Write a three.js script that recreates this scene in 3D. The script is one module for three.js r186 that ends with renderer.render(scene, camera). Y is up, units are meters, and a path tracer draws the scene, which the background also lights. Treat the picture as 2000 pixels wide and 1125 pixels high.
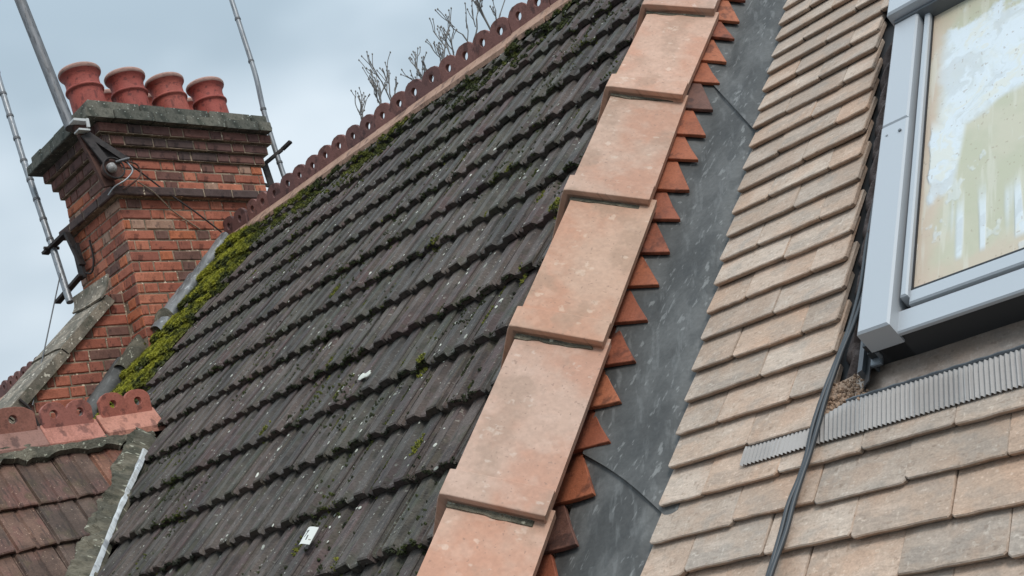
import * as THREE from 'three';
import { mergeGeometries, mergeVertices, toCreasedNormals } from 'three/addons/utils/BufferGeometryUtils.js';

// ------------------------------------------------------------------ camera, sky, sun, exposure
const CY = 8;                                   // eye height above the ground, standing on a scaffold at the eaves
const scene = new THREE.Scene();
const camera = new THREE.PerspectiveCamera(2 * Math.atan(562.5 / 2160) * 180 / Math.PI, 2000 / 1125, 0.05, 400);
camera.position.set(0, CY, 0);
camera.quaternion.setFromRotationMatrix(new THREE.Matrix4().makeBasis(
  new THREE.Vector3(0.681046, -0.267372, -0.681681),
  new THREE.Vector3(0.335525, 0.941416, -0.034034),
  new THREE.Vector3(0.650846, -0.205542, 0.730857)));
camera.updateMatrixWorld();
const renderer = new THREE.WebGLRenderer({ antialias: true });
renderer.toneMapping = THREE.LinearToneMapping;
renderer.toneMappingExposure = 1.22;
renderer.shadowMap.enabled = true;
const SKY = { base: 0.405, zenith: 3.0, ox: 40, oz: 17 };
const sun = new THREE.DirectionalLight(new THREE.Color(1, 0.965, 0.92), 1.5);
sun.position.set(-2.5 + 6, CY + 0.5 + 7.6, -2 + 2.2); sun.target.position.set(-2.5, CY + 0.5, -2);
sun.castShadow = true; sun.shadow.radius = 34; sun.shadow.mapSize.set(2048, 2048);
Object.assign(sun.shadow.camera, { left: -9, right: 9, top: 9, bottom: -9, near: 0.5, far: 40 });
scene.add(sun, sun.target);

// seeded random numbers and tileable noise
function rngOf(seed) { let a = seed >>> 0; return () => { a = (a + 0x6D2B79F5) | 0; let t = Math.imul(a ^ (a >>> 15), 1 | a); t = (t + Math.imul(t ^ (t >>> 7), 61 | t)) ^ t; return ((t ^ (t >>> 14)) >>> 0) / 4294967296; }; }
const hash3 = (x, y, z) => { let h = Math.imul(x, 374761393) + Math.imul(y, 668265263) + Math.imul(z, 2147483647 ^ 0x5bd1e995); h = Math.imul(h ^ (h >>> 13), 1274126177); h ^= h >>> 16; return (h >>> 0) / 4294967296; };
const sm = (t) => t * t * (3 - 2 * t);
const lerp = (a, b, t) => a + (b - a) * t;
const clamp = (x, a = 0, b = 1) => Math.min(b, Math.max(a, x));
const step = (a, b, x) => sm(clamp((x - a) / (b - a)));
function vnoise(x, y, p, seed) {                // value noise, period p cells
  const xi = Math.floor(x), yi = Math.floor(y), fx = sm(x - xi), fy = sm(y - yi);
  const m = (k, q) => ((k % q) + q) % q, q = p[1] || p, px = p[0] || p;
  const x0 = m(xi, px), x1 = m(xi + 1, px), y0 = m(yi, q), y1 = m(yi + 1, q);
  return lerp(lerp(hash3(x0, y0, seed), hash3(x1, y0, seed), fx), lerp(hash3(x0, y1, seed), hash3(x1, y1, seed), fx), fy);
}
function fbm(u, v, fx, fy, oct, seed) {         // u,v in 0..1, tileable
  let s = 0, a = 0.5, t = 0;
  for (let i = 0; i < oct; i++) { s += a * vnoise(u * fx, v * fy, [fx, fy], seed + i * 17); t += a; a *= 0.55; fx *= 2; fy *= 2; }
  return s / t;
}
function noise3(x, y, z, seed = 1) {
  const xi = Math.floor(x), yi = Math.floor(y), zi = Math.floor(z), fx = sm(x - xi), fy = sm(y - yi), fz = sm(z - zi);
  const h = (a, b, c) => hash3(xi + a, yi + b, (zi + c) * 131 + seed);
  return lerp(lerp(lerp(h(0, 0, 0), h(1, 0, 0), fx), lerp(h(0, 1, 0), h(1, 1, 0), fx), fy), lerp(lerp(h(0, 0, 1), h(1, 0, 1), fx), lerp(h(0, 1, 1), h(1, 1, 1), fx), fy), fz);
}
function fbm3(x, y, z, oct, seed) { let s = 0, a = 0.5, t = 0; for (let i = 0; i < oct; i++) { s += a * noise3(x, y, z, seed + i); t += a; a *= 0.5; x *= 2.03; y *= 2.03; z *= 2.03; } return s / t; }

// overcast sky: brighter towards the zenith as every overcast sky is, broken by soft grey banks
{
  const w = 1024, h = 512, d = new Float32Array(w * h * 4);
  for (let j = 0; j < h; j++) for (let i = 0; i < w; i++) {
    const th = ((j + 0.5) / h - 0.5) * Math.PI, ph = ((i + 0.5) / w - 0.5) * 2 * Math.PI;
    const x = Math.cos(th) * Math.cos(ph), y = Math.sin(th), z = Math.cos(th) * Math.sin(ph), o = 4 * (j * w + i);
    const yy = Math.max(y, 0);
    const lum = SKY.base * (1 + SKY.zenith * Math.pow(yy, 2.8) + 0.5 * Math.exp(-yy * 3));
    const q = 1 / (0.25 + yy);
    const c = fbm3(x * q * 1.3 + SKY.ox, y * 3, z * q * 1.3 + SKY.oz, 5, 7), c2 = fbm3(x * 5 + 3, y * 11, z * 5, 5, 31);
    const t = step(0.36, 0.66, c * 0.6 + c2 * 0.4);
    const k = lum * lerp(0.80, 1.26, t);
    const hz = Math.exp(-yy * 9) * 0.35;         // paler, whiter air low down
    d[o] = k * lerp(lerp(0.76, 0.90, t), 1.0, hz); d[o + 1] = k * lerp(lerp(0.96, 1.02, t), 1.06, hz); d[o + 2] = k * lerp(lerp(1.13, 1.12, t), 1.12, hz); d[o + 3] = 1;
    if (y < 0) { const g = Math.exp(y * 6); d[o] = lerp(0.1, d[o], g); d[o + 1] = lerp(0.1, d[o + 1], g); d[o + 2] = lerp(0.1, d[o + 2], g); }
  }
  const tex = new THREE.DataTexture(d, w, h, THREE.RGBAFormat, THREE.FloatType);
  tex.mapping = THREE.EquirectangularReflectionMapping; tex.magFilter = tex.minFilter = THREE.LinearFilter; tex.needsUpdate = true;
  scene.background = tex; scene.environment = tex;
}

// ------------------------------------------------------------------ textures and materials
const lin2s = (c) => 255 * (c <= 0.0031308 ? 12.92 * c : 1.055 * Math.pow(Math.min(c, 1), 1 / 2.4) - 0.055);
function colourTex(n, fn, m = n, repeat = true) {
  const d = new Uint8Array(n * m * 4);
  for (let j = 0; j < m; j++) for (let i = 0; i < n; i++) { const c = fn((i + 0.5) / n, (j + 0.5) / m), o = 4 * (j * n + i); d[o] = lin2s(Math.max(0, c[0])); d[o + 1] = lin2s(Math.max(0, c[1])); d[o + 2] = lin2s(Math.max(0, c[2])); d[o + 3] = 255; }
  const t = new THREE.DataTexture(d, n, m, THREE.RGBAFormat); t.colorSpace = THREE.SRGBColorSpace;
  t.wrapS = t.wrapT = repeat ? THREE.RepeatWrapping : THREE.ClampToEdgeWrapping; t.magFilter = THREE.LinearFilter; t.minFilter = THREE.LinearMipmapLinearFilter; t.generateMipmaps = true; t.needsUpdate = true; return t;
}
function greyTex(n, fn, m = n, repeat = true) {
  const d = new Uint8Array(n * m * 4);
  for (let j = 0; j < m; j++) for (let i = 0; i < n; i++) { const c = clamp(fn((i + 0.5) / n, (j + 0.5) / m)) * 255, o = 4 * (j * n + i); d[o] = d[o + 1] = d[o + 2] = c; d[o + 3] = 255; }
  const t = new THREE.DataTexture(d, n, m, THREE.RGBAFormat);
  t.wrapS = t.wrapT = repeat ? THREE.RepeatWrapping : THREE.ClampToEdgeWrapping; t.magFilter = THREE.LinearFilter; t.minFilter = THREE.LinearMipmapLinearFilter; t.generateMipmaps = true; t.needsUpdate = true; return t;
}
const mix3 = (a, b, t) => [lerp(a[0], b[0], t), lerp(a[1], b[1], t), lerp(a[2], b[2], t)];
const mul3 = (a, k) => [a[0] * k, a[1] * k, a[2] * k];
const rep = (t, k) => { t.repeat.set(1 / k, 1 / k); return t; };      // one repeat covers k metres

const grainBump = rep(greyTex(512, (u, v) => 0.55 * fbm(u, v, 24, 24, 5, 3) + 0.45 * fbm(u, v, 90, 90, 2, 9)), 0.3);
const softBump = rep(greyTex(512, (u, v) => fbm(u, v, 5, 5, 6, 13)), 0.5);
// worn clay of the big angle tiles: rubbed patches, grey bloom, pale scuffs
const T_terra = rep(colourTex(1024, (u, v) => {
  const a = fbm(u, v, 4, 4, 6, 41), b = fbm(u, v, 7, 6, 6, 67), g = fbm(u, v, 80, 80, 3, 71), sc = fbm(u, v, 12, 15, 5, 83);
  let c = mix3([0.48, 0.262, 0.178], [0.50, 0.328, 0.245], step(0.36, 0.64, a));
  c = mix3(c, [0.38, 0.25, 0.18], 0.7 * step(0.48, 0.70, b));
  c = mix3(c, [0.58, 0.40, 0.31], 0.35 * step(0.50, 0.74, sc));
  c = mix3(c, [0.66, 0.53, 0.43], 0.45 * step(0.70, 0.80, fbm(u, v, 18, 22, 4, 97)));
  c = mix3(c, [0.24, 0.15, 0.11], 0.5 * step(0.80, 0.86, fbm(u, v, 90, 90, 2, 101)));
  return mul3(c, 0.88 + 0.24 * g);
}), 0.62);
// sanded concrete plain tiles: combed grain, specks, rusty and grey blooms
const T_plain = rep(colourTex(1024, (u, v) => {
  const a = fbm(u, v, 5, 6, 4, 141), wv = 0.09 * fbm(u, v, 8, 8, 3, 151), gr = fbm(u + wv, v + wv, 18, 70, 4, 161), f = fbm(u, v, 150, 150, 2, 171), b = fbm(u, v, 6, 6, 5, 181);
  let c = mix3([0.395, 0.303, 0.235], [0.46, 0.367, 0.295], step(0.35, 0.65, a));
  c = mix3(c, [0.43, 0.29, 0.205], 0.45 * step(0.50, 0.72, b));
  c = mix3(c, [0.33, 0.280, 0.235], 0.6 * step(0.52, 0.7, fbm(u, v, 7, 7, 5, 191)));
  c = mix3(c, [0.22, 0.155, 0.11], 0.45 * step(0.66, 0.80, fbm(u, v, 46, 46, 4, 201)));
  c = mix3(c, [0.62, 0.53, 0.44], 0.4 * step(0.66, 0.80, fbm(u, v, 60, 60, 4, 211)));
  return mul3(c, 0.70 + 0.30 * gr + 0.30 * f);
}), 0.45);
const B_plain = rep(greyTex(512, (u, v) => { const wv = 0.06 * fbm(u, v, 8, 8, 3, 151); return 0.5 * fbm(u + wv, v + wv, 16, 110, 3, 161) + 0.5 * fbm(u, v, 70, 70, 3, 7); }), 0.45);
// weathered lead: dull grey, chalky streaks and rubs, oily darker areas
const T_lead = rep(colourTex(1024, (u, v) => {
  const a = fbm(u, v, 5, 4, 6, 241), s1 = fbm(u + 0.25 * v, v, 36, 9, 5, 251), s2 = fbm(u, v, 16, 9, 5, 261);
  let c = mix3([0.078, 0.077, 0.074], [0.132, 0.130, 0.125], step(0.33, 0.67, a));
  c = mix3(c, [0.24, 0.24, 0.235], 0.4 * step(0.54, 0.78, s1));
  c = mix3(c, [0.062, 0.063, 0.062], 0.55 * step(0.52, 0.74, s2));
  c = mix3(c, [0.36, 0.36, 0.35], 0.45 * step(0.70, 0.80, fbm(u - 0.2 * v, v, 40, 16, 4, 271)));
  return mul3(c, 0.85 + 0.3 * fbm(u, v, 90, 90, 2, 281));
}), 0.55);
// old concrete interlocking tiles: brown-black, lichen dust, green and purple casts
const T_dark = rep(colourTex(1024, (u, v) => {
  const a = fbm(u, v, 6, 5, 5, 341), st = fbm(u, v, 60, 9, 4, 351), f = fbm(u, v, 120, 120, 2, 361);
  let c = mix3([0.056, 0.045, 0.037], [0.092, 0.076, 0.064], step(0.35, 0.68, a));
  c = mix3(c, [0.090, 0.060, 0.056], 0.7 * step(0.50, 0.68, fbm(u, v, 7, 5, 4, 371)));
  c = mix3(c, [0.048, 0.050, 0.028], 0.55 * step(0.56, 0.72, fbm(u, v, 11, 8, 5, 381)));
  c = mix3(c, [0.026, 0.022, 0.020], 0.6 * step(0.56, 0.72, st));
  c = mix3(c, [0.24, 0.235, 0.20], 0.7 * step(0.77, 0.81, fbm(u, v, 70, 70, 3, 391)));
  return mul3(c, 0.75 + 0.5 * f);
}), 0.6);
const T_brick = rep(colourTex(512, (u, v) => {
  const a = fbm(u, v, 9, 9, 4, 441), f = fbm(u, v, 90, 90, 2, 451);
  let c = mix3([0.80, 0.78, 0.76], [1, 1, 1], step(0.35, 0.6, a));
  c = mix3(c, [0.34, 0.34, 0.36], 0.75 * step(0.56, 0.72, fbm(u, v, 12, 10, 4, 461)));
  c = mix3(c, [1.0, 1.0, 0.98], 0.5 * step(0.66, 0.75, fbm(u, v, 30, 30, 3, 471)));
  return mul3(c, 0.75 + 0.45 * f);
}), 0.5);
const T_stone = rep(colourTex(512, (u, v) => {
  const a = fbm(u, v, 8, 8, 5, 541), f = fbm(u, v, 80, 80, 2, 551);
  let c = mix3([0.13, 0.12, 0.10], [0.23, 0.205, 0.17], step(0.35, 0.65, a));
  c = mix3(c, [0.07, 0.072, 0.055], 0.7 * step(0.54, 0.7, fbm(u, v, 11, 11, 4, 561)));
  c = mix3(c, [0.55, 0.54, 0.48], 0.9 * step(0.74, 0.78, fbm(u, v, 34, 34, 3, 571)));
  return mul3(c, 0.72 + 0.5 * f);
}), 0.55);

const S = (o) => new THREE.MeshStandardMaterial({ roughness: 0.9, metalness: 0, ...o });
const C = (r, g, b) => new THREE.Color().setRGB(r, g, b);
const tint = (k) => C(...k);
const M = {
  terra: [[1, 1, 1], [1.08, 1.02, 0.98], [0.95, 0.93, 0.90], [1.0, 0.95, 0.88]].map((k) => S({ map: T_terra, color: tint(k), roughness: 0.72, bumpMap: softBump, bumpScale: 0.004 })),
  plain: [[1, 1, 1], [0.92, 0.90, 0.88], [1.08, 1.06, 1.04], [1.03, 0.96, 0.91], [0.88, 0.87, 0.86], [1.10, 1.0, 0.93]].map((k) => S({ map: T_plain, color: tint(k), roughness: 0.86, bumpMap: B_plain, bumpScale: 0.0022 })),
  sliver: [[0.36, 0.105, 0.045], [0.42, 0.135, 0.062], [0.30, 0.085, 0.04], [0.16, 0.07, 0.048]].map((k) => S({ map: T_brick, color: tint(k), roughness: 0.75, bumpMap: grainBump, bumpScale: 0.0015 })),
  lead: S({ map: T_lead, color: C(0.82, 0.81, 0.79), roughness: 0.74, metalness: 0.0, bumpMap: softBump, bumpScale: 0.006 }),
  leadPale: S({ map: T_lead, color: C(1.75, 1.8, 1.85), roughness: 0.55, metalness: 0.15, bumpMap: softBump, bumpScale: 0.006 }),
  dark: [[1, 1, 1], [1.18, 1.12, 1.1], [0.82, 0.84, 0.84], [1.12, 1.0, 0.98], [0.95, 1.0, 0.92]].map((k) => S({ map: T_dark, color: tint(k), roughness: 0.78, bumpMap: grainBump, bumpScale: 0.004 })),
  gable: [[1.55, 1.10, 0.92], [1.9, 1.25, 1.02], [1.35, 1.05, 0.92], [2.5, 1.35, 0.98]].map((k) => S({ map: T_dark, color: tint(k), roughness: 0.8, bumpMap: grainBump, bumpScale: 0.003 })),
  deck: S({ color: C(0.075, 0.040, 0.030), roughness: 0.95, bumpMap: grainBump, bumpScale: 0.003 }),
  brick: [[0.47, 0.150, 0.090], [0.41, 0.128, 0.078], [0.56, 0.195, 0.115], [0.34, 0.112, 0.074], [0.20, 0.098, 0.075], [0.46, 0.27, 0.19], [0.55, 0.17, 0.08]].map((k) => S({ map: T_brick, color: tint(k), bumpMap: grainBump, bumpScale: 0.003 })),
  brickSoot: [[0.155, 0.078, 0.066], [0.20, 0.09, 0.07], [0.105, 0.066, 0.058]].map((k) => S({ map: T_brick, color: tint(k), bumpMap: grainBump, bumpScale: 0.003 })),
  mortar: S({ map: T_stone, color: C(1.7, 1.42, 1.2), roughness: 0.95, bumpMap: grainBump, bumpScale: 0.004 }),
  mortarGrey: S({ map: T_stone, color: C(0.74, 0.72, 0.62), roughness: 0.95, bumpMap: grainBump, bumpScale: 0.010 }),
  stone: S({ map: T_stone, color: C(0.55, 0.6, 0.58), roughness: 0.92, bumpMap: grainBump, bumpScale: 0.004 }),
  stonePale: S({ map: T_stone, color: C(0.8, 0.84, 0.8), roughness: 0.92, bumpMap: grainBump, bumpScale: 0.004 }),
  coping: S({ map: T_stone, color: C(1.25, 1.15, 1.05), roughness: 0.88, bumpMap: grainBump, bumpScale: 0.003 }),
  whiteMortar: S({ map: T_brick, color: C(0.66, 0.68, 0.68), roughness: 0.85, bumpMap: grainBump, bumpScale: 0.004 }),
  pot: [[0.40, 0.085, 0.062], [0.36, 0.075, 0.055], [0.42, 0.10, 0.07]].map((k) => S({ map: T_brick, color: tint(k), roughness: 0.72, bumpMap: grainBump, bumpScale: 0.0015 })),
  potRim: S({ map: T_brick, color: C(0.46, 0.27, 0.22), roughness: 0.85 }),
  crest: [[0.20, 0.088, 0.075], [0.17, 0.078, 0.068], [0.225, 0.098, 0.08]].map((k) => S({ map: T_brick, color: tint(k), roughness: 0.82, bumpMap: grainBump, bumpScale: 0.002 })),
  crestRed: [[0.40, 0.125, 0.085], [0.34, 0.12, 0.09], [0.30, 0.12, 0.085]].map((k) => S({ map: T_brick, color: tint(k), roughness: 0.82, bumpMap: grainBump, bumpScale: 0.002 })),
  wing: S({ map: T_brick, color: C(0.42, 0.255, 0.18), roughness: 0.9, bumpMap: grainBump, bumpScale: 0.003 }),
  wingRed: [[0.54, 0.24, 0.17], [0.50, 0.21, 0.155], [0.30, 0.155, 0.12]].map((k) => S({ map: T_brick, color: tint(k), roughness: 0.85, bumpMap: grainBump, bumpScale: 0.003 })),
  alu: S({ color: C(0.42, 0.435, 0.45), roughness: 0.5, metalness: 0.2, bumpMap: softBump, bumpScale: 0.0006 }),
  aluDark: S({ color: C(0.13, 0.14, 0.15), roughness: 0.45, metalness: 0.35 }),
  gasket: S({ color: C(0.012, 0.012, 0.013), roughness: 0.6 }),
  blackMetal: S({ color: C(0.035, 0.036, 0.038), roughness: 0.5, metalness: 0.2 }),
  tray: S({ map: T_plain, color: C(0.72, 0.72, 0.74), roughness: 0.4, metalness: 0.45, bumpMap: softBump, bumpScale: 0.003 }),
  apron: S({ color: C(0.36, 0.335, 0.315), roughness: 0.62, metalness: 0.1, bumpMap: grainBump, bumpScale: 0.001 }),
  cable: S({ color: C(0.045, 0.05, 0.055), roughness: 0.45 }),
  steel: S({ map: T_brick, color: C(0.33, 0.345, 0.36), roughness: 0.45, metalness: 0.5 }),
  steelDull: S({ map: T_brick, color: C(0.17, 0.17, 0.175), roughness: 0.6, metalness: 0.4 }),
  iron: S({ map: T_brick, color: C(0.055, 0.045, 0.042), roughness: 0.75, metalness: 0.2 }),
  rust: S({ map: T_brick, color: C(0.13, 0.065, 0.05), roughness: 0.9 }),
  whiteEnamel: S({ color: C(0.62, 0.62, 0.60), roughness: 0.5 }),
  porcelain: S({ map: T_brick, color: C(0.34, 0.32, 0.30), roughness: 0.35 }),
  bark: S({ color: C(0.22, 0.205, 0.19), roughness: 0.95 }),
  ground: S({ color: C(0.07, 0.07, 0.07), roughness: 0.95 }),
  houseWall: S({ map: T_brick, color: C(0.34, 0.12, 0.075), roughness: 0.95, bumpMap: grainBump, bumpScale: 0.004 }),
};

// ------------------------------------------------------------------ helpers
const V = (x, y, z) => new THREE.Vector3(x, y, z);
const R2 = Math.SQRT1_2;
const ROOF_O = V(0, CY - 1.25 * R2, -1.25 * R2);           // foot of the perpendicular from the eye on the roof plane
// roof frame: x along the ridge, y up the slope, z out of the slope (45 degrees)
const rp = (x, s, n) => V(x, ROOF_O.y + R2 * (s + n), ROOF_O.z + R2 * (n - s));
const cw = (x, y, z) => V(x, y + CY, z);                    // eye-centred to world
const taken = {};
function numbered(name) { const k = taken[name] = (taken[name] ?? -1) + 1; return k ? `${name}_${String(k).padStart(3, '0')}` : name; }
function tag(o, label, category, group, kind) { if (label) o.userData.label = label; if (category) o.userData.category = category; if (group) o.userData.group = group; if (kind) o.userData.kind = kind; return o; }
function thing(name, label, category, frame = 'world', group) {
  const g = new THREE.Group(); g.name = numbered(name);
  if (frame === 'roof') { g.rotation.x = -Math.PI / 4; g.position.copy(ROOF_O); }
  scene.add(g); return tag(g, label, category, group);
}
function rebase(g, p) {                                    // move the group's origin to p (given in the group's own frame)
  for (const c of g.children) c.position.sub(p);
  g.updateMatrix(); g.position.copy(p.clone().applyMatrix4(g.matrix)); return g;
}
function mesh(name, geo, mat, parent) { const m = new THREE.Mesh(geo, mat); m.name = name; m.castShadow = m.receiveShadow = true; parent.add(m); return m; }
function soup(pos, uv, idx, crease = 0.5) {
  const g = new THREE.BufferGeometry(); g.setAttribute('position', new THREE.Float32BufferAttribute(pos, 3)); g.setAttribute('uv', new THREE.Float32BufferAttribute(uv, 2)); g.setIndex(idx);
  return toCreasedNormals(g, crease);
}
const plainGeo = (g) => { const q = g.index ? g.toNonIndexed() : g; for (const k of Object.keys(q.attributes)) if (!['position', 'normal', 'uv'].includes(k)) q.deleteAttribute(k); return q; };
const join = (list) => mergeGeometries(list.map(plainGeo));
function box(x0, x1, y0, y1, z0, z1) {                     // box with uv in metres
  const g = new THREE.BoxGeometry(x1 - x0, y1 - y0, z1 - z0); g.translate((x0 + x1) / 2, (y0 + y1) / 2, (z0 + z1) / 2); return boxUV(g.toNonIndexed());
}
function boxUV(g, ox = 0, oy = 0) {
  const p = g.attributes.position, n = g.attributes.normal, uv = new Float32Array(p.count * 2);
  for (let i = 0; i < p.count; i++) { const ax = Math.abs(n.getX(i)), ay = Math.abs(n.getY(i)), az = Math.abs(n.getZ(i)); let u, v; if (ax >= ay && ax >= az) { u = p.getZ(i); v = p.getY(i); } else if (ay >= az) { u = p.getX(i); v = p.getZ(i); } else { u = p.getX(i); v = p.getY(i); } uv[2 * i] = u + ox; uv[2 * i + 1] = v + oy; }
  g.setAttribute('uv', new THREE.BufferAttribute(uv, 2)); return g;
}
function bevelBox(w, h, d, b) {                            // centred box whose edges are chamfered all round
  const s = new THREE.Shape(); const x = w / 2 - b, y = h / 2 - b; s.moveTo(-x, -y); s.lineTo(x, -y); s.lineTo(x, y); s.lineTo(-x, y); s.closePath();
  const g = new THREE.ExtrudeGeometry(s, { depth: d - 2 * b, bevelEnabled: true, bevelSize: b, bevelThickness: b, bevelSegments: 1, curveSegments: 1 }); g.translate(0, 0, -(d - 2 * b) / 2); return boxUV(plainGeo(g));
}
function bevelAt(x0, x1, y0, y1, z0, z1, b = 0.003) { const g = bevelBox(x1 - x0, y1 - y0, z1 - z0, b); g.translate((x0 + x1) / 2, (y0 + y1) / 2, (z0 + z1) / 2); return g; }
function tube(pts, r, seg = 8, n) { const c = new THREE.CatmullRomCurve3(pts, false, 'centripetal'); return new THREE.TubeGeometry(c, n || Math.max(2, pts.length * 5), r, seg, false); }
function rod(a, b, r0, r1 = r0, seg = 10) { const d = b.clone().sub(a), g = new THREE.CylinderGeometry(r1, r0, d.length(), seg); g.translate(0, d.length() / 2, 0); g.applyQuaternion(new THREE.Quaternion().setFromUnitVectors(V(0, 1, 0), d.normalize())); g.translate(a.x, a.y, a.z); return g; }
function bar(a, b, w, t, up = V(0, 1, 0)) { const d = b.clone().sub(a), L = d.length(), g = bevelBox(w, t, L, Math.min(w, t) * 0.15); g.applyMatrix4(new THREE.Matrix4().lookAt(b, a, up)); g.translate((a.x + b.x) / 2, (a.y + b.y) / 2, (a.z + b.z) / 2); return g; }
// sheet over a grid f(i/nu, j/nv) -> [x,y,z], with thickness t pushed along -z
function sheet(nu, nv, f, t, uvf, crease = 0.6) {
  const pos = [], uv = [], idx = [], W = nu + 1;
  for (const k of [0, 1]) for (let j = 0; j <= nv; j++) for (let i = 0; i <= nu; i++) { const p = f(i / nu, j / nv); pos.push(p[0], p[1], p[2] - k * t); const q = uvf ? uvf(p) : [p[0], p[1]]; uv.push(q[0], q[1] + k * 0.01); }
  const o = W * (nv + 1);
  for (let j = 0; j < nv; j++) for (let i = 0; i < nu; i++) { const a = j * W + i, b = a + 1, c = a + W, d = c + 1; idx.push(a, b, d, a, d, c, o + a, o + d, o + b, o + a, o + c, o + d); }
  const side = (a, b) => idx.push(a, o + a, o + b, a, o + b, b);
  for (let i = 0; i < nu; i++) { side(i, i + 1); side(nv * W + i + 1, nv * W + i); }
  for (let j = 0; j < nv; j++) { side((j + 1) * W, j * W); side(j * W + nu, (j + 1) * W + nu); }
  return soup(pos, uv, idx, crease);
}
function shapeOf(pts) { const s = new THREE.Shape(); pts.forEach(([x, y], i) => (i ? s.lineTo(x, y) : s.moveTo(x, y))); s.closePath(); return s; }

// ------------------------------------------------------------------ the setting and the house bodies
{
  const g = tag(mesh('ground', new THREE.PlaneGeometry(400, 400).rotateX(-Math.PI / 2), M.ground, scene), 'grey paved ground far below the roofs', 'ground', null, 'structure');
  g.receiveShadow = true;
}
const RIDGE_Z = -4.122, RIDGE_Y = 2.352;                    // eye-centred
function roofPrism(x0, x1, off) {                           // solid roof body below the tiles, front and back slope
  const k = off / R2, yr = -RIDGE_Z - 1.25 / R2 + k, e = -1.05;
  const s = shapeOf([[-e, -e * 0 + (-e - 1.25 / R2 + k)], [-RIDGE_Z, yr], [-RIDGE_Z * 2 + e, -e - 1.25 / R2 + k]]);
  const g = new THREE.ExtrudeGeometry(s, { depth: x1 - x0, bevelEnabled: false });   // shape (−z, y), depth → x
  g.rotateY(Math.PI / 2); g.translate(x0, CY, 0); return boxUV(plainGeo(g));
}
function wallBox(x0, x1) { return box(x0, x1, 0, CY - 0.735, RIDGE_Z * 2 + 1.15, -1.18); }

const houseDark = thing('terraced_house', 'house roofed with dark ribbed mossy tiles under a pierced red crest', 'house');
mesh('wall', wallBox(-6.17, -1.81), M.houseWall, houseDark);
const roofDark = mesh('roof', roofPrism(-6.17, -1.81, -0.055), M.deck, houseDark);
const houseBrown = thing('terraced_house', 'house roofed with sandy brown plain tiles around the roof window', 'house');
mesh('wall', wallBox(-1.80, 2.6), M.houseWall, houseBrown);
const roofBrown = mesh('roof', roofPrism(-1.80, 2.6, -0.05), S({ map: T_plain, color: C(0.55, 0.5, 0.46), roughness: 0.95, bumpMap: grainBump, bumpScale: 0.004 }), houseBrown);
const houseFar = thing('terraced_house', 'next house beyond the chimney, only its pierced ridge crest showing', 'house');
mesh('wall', wallBox(-13.2, -6.56), M.houseWall, houseFar);
mesh('roof', roofPrism(-13.2, -6.56, -0.02), M.dark[0], houseFar);
const inRoof = (o, x, s, n) => { o.rotation.x = -Math.PI / 4; o.position.copy(rp(x, s, n)); return o; };

// ------------------------------------------------------------------ dark interlocking tiles
function ribTile(u0, u1, len, fall, prof, th, seed, jag) {  // x across u0..u1, y up from the lower edge, z out
  const rnd = rngOf(seed), us = prof.map((p) => p[0]).filter((u) => u > u0 + 1e-4 && u < u1 - 1e-4); us.unshift(u0); us.push(u1);
  const h = (u) => { for (let i = 1; i < prof.length; i++) if (u <= prof[i][0]) { const a = prof[i - 1], b = prof[i]; return lerp(a[1], b[1], (u - a[0]) / (b[0] - a[0] || 1)); } return prof[prof.length - 1][1]; };
  const ys = [0, 0.006, len * 0.4, len], pos = [], uv = [], idx = [], W = us.length, ou = rnd() * 3, ov = rnd() * 3;
  const jg = us.map(() => (rnd() - 0.5) * jag), wob = us.map(() => (rnd() - 0.5) * 0.002);
  for (let j = 0; j < ys.length; j++) for (let i = 0; i < W; i++) { const y = ys[j] + (j < 2 ? jg[i] : 0); const z = h(us[i]) - y * fall + wob[i] - (j === 0 ? 0.004 : 0); pos.push(us[i] - u0, y, z); uv.push(us[i] + ou, ys[j] + ov); }
  for (let j = 0; j < ys.length - 1; j++) for (let i = 0; i < W - 1; i++) { const a = j * W + i; idx.push(a, a + 1, a + W + 1, a, a + W + 1, a + W); }
  const o = pos.length / 3;                                // front lip
  for (let i = 0; i < W; i++) { const z = h(us[i]) - th; pos.push(us[i] - u0, jg[i] + 0.003, z); uv.push(us[i] + ou, ov - 0.02); }
  for (let i = 0; i < W - 1; i++) idx.push(o + i, o + i + 1, i + 1, o + i, i + 1, i);
  const b = pos.length / 3;                                // underside and sides
  pos.push(0, len, -th - len * fall, us[W - 1] - u0, len, -th - len * fall); uv.push(ou, ov, ou + 0.2, ov);
  for (let i = 0; i < W - 1; i++) idx.push(b, o + i + 1, o + i); idx.push(b, b + 1, o + W - 1);
  for (let j = 0; j < ys.length - 1; j++) { idx.push(j * W, (j + 1) * W, b); idx.push((j + 1) * W + W - 1, j * W + W - 1, b + 1); }
  idx.push(0, b, o, W - 1, o + W - 1, b + 1);
  return soup(pos, uv, idx, 0.45);
}
const PITCH = 0.19, GAUGE = 0.2546;
const PROF = [[0, -0.004], [0.006, -0.015], [0.013, -0.016], [0.016, -0.006], [0.021, -0.006], [0.024, -0.016], [0.033, -0.016], [0.044, 0], [0.088, 0.001], [0.099, -0.014], [0.128, -0.014], [0.139, 0], [0.186, 0.001], [0.19, -0.004]];
const darkGeo = [...Array(8)].map((_, i) => ribTile(0, PITCH - 0.001, 0.33, 0.031 / GAUGE, PROF, 0.029, 900 + i, 0.010));
const darkCut = [...Array(3)].map((_, i) => ribTile(0, 0.075, 0.33, 0.031 / GAUGE, PROF, 0.029, 950 + i, 0.012));
const valleyX = (s) => -4.772 + (2.387 - s) * 0.514;
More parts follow.
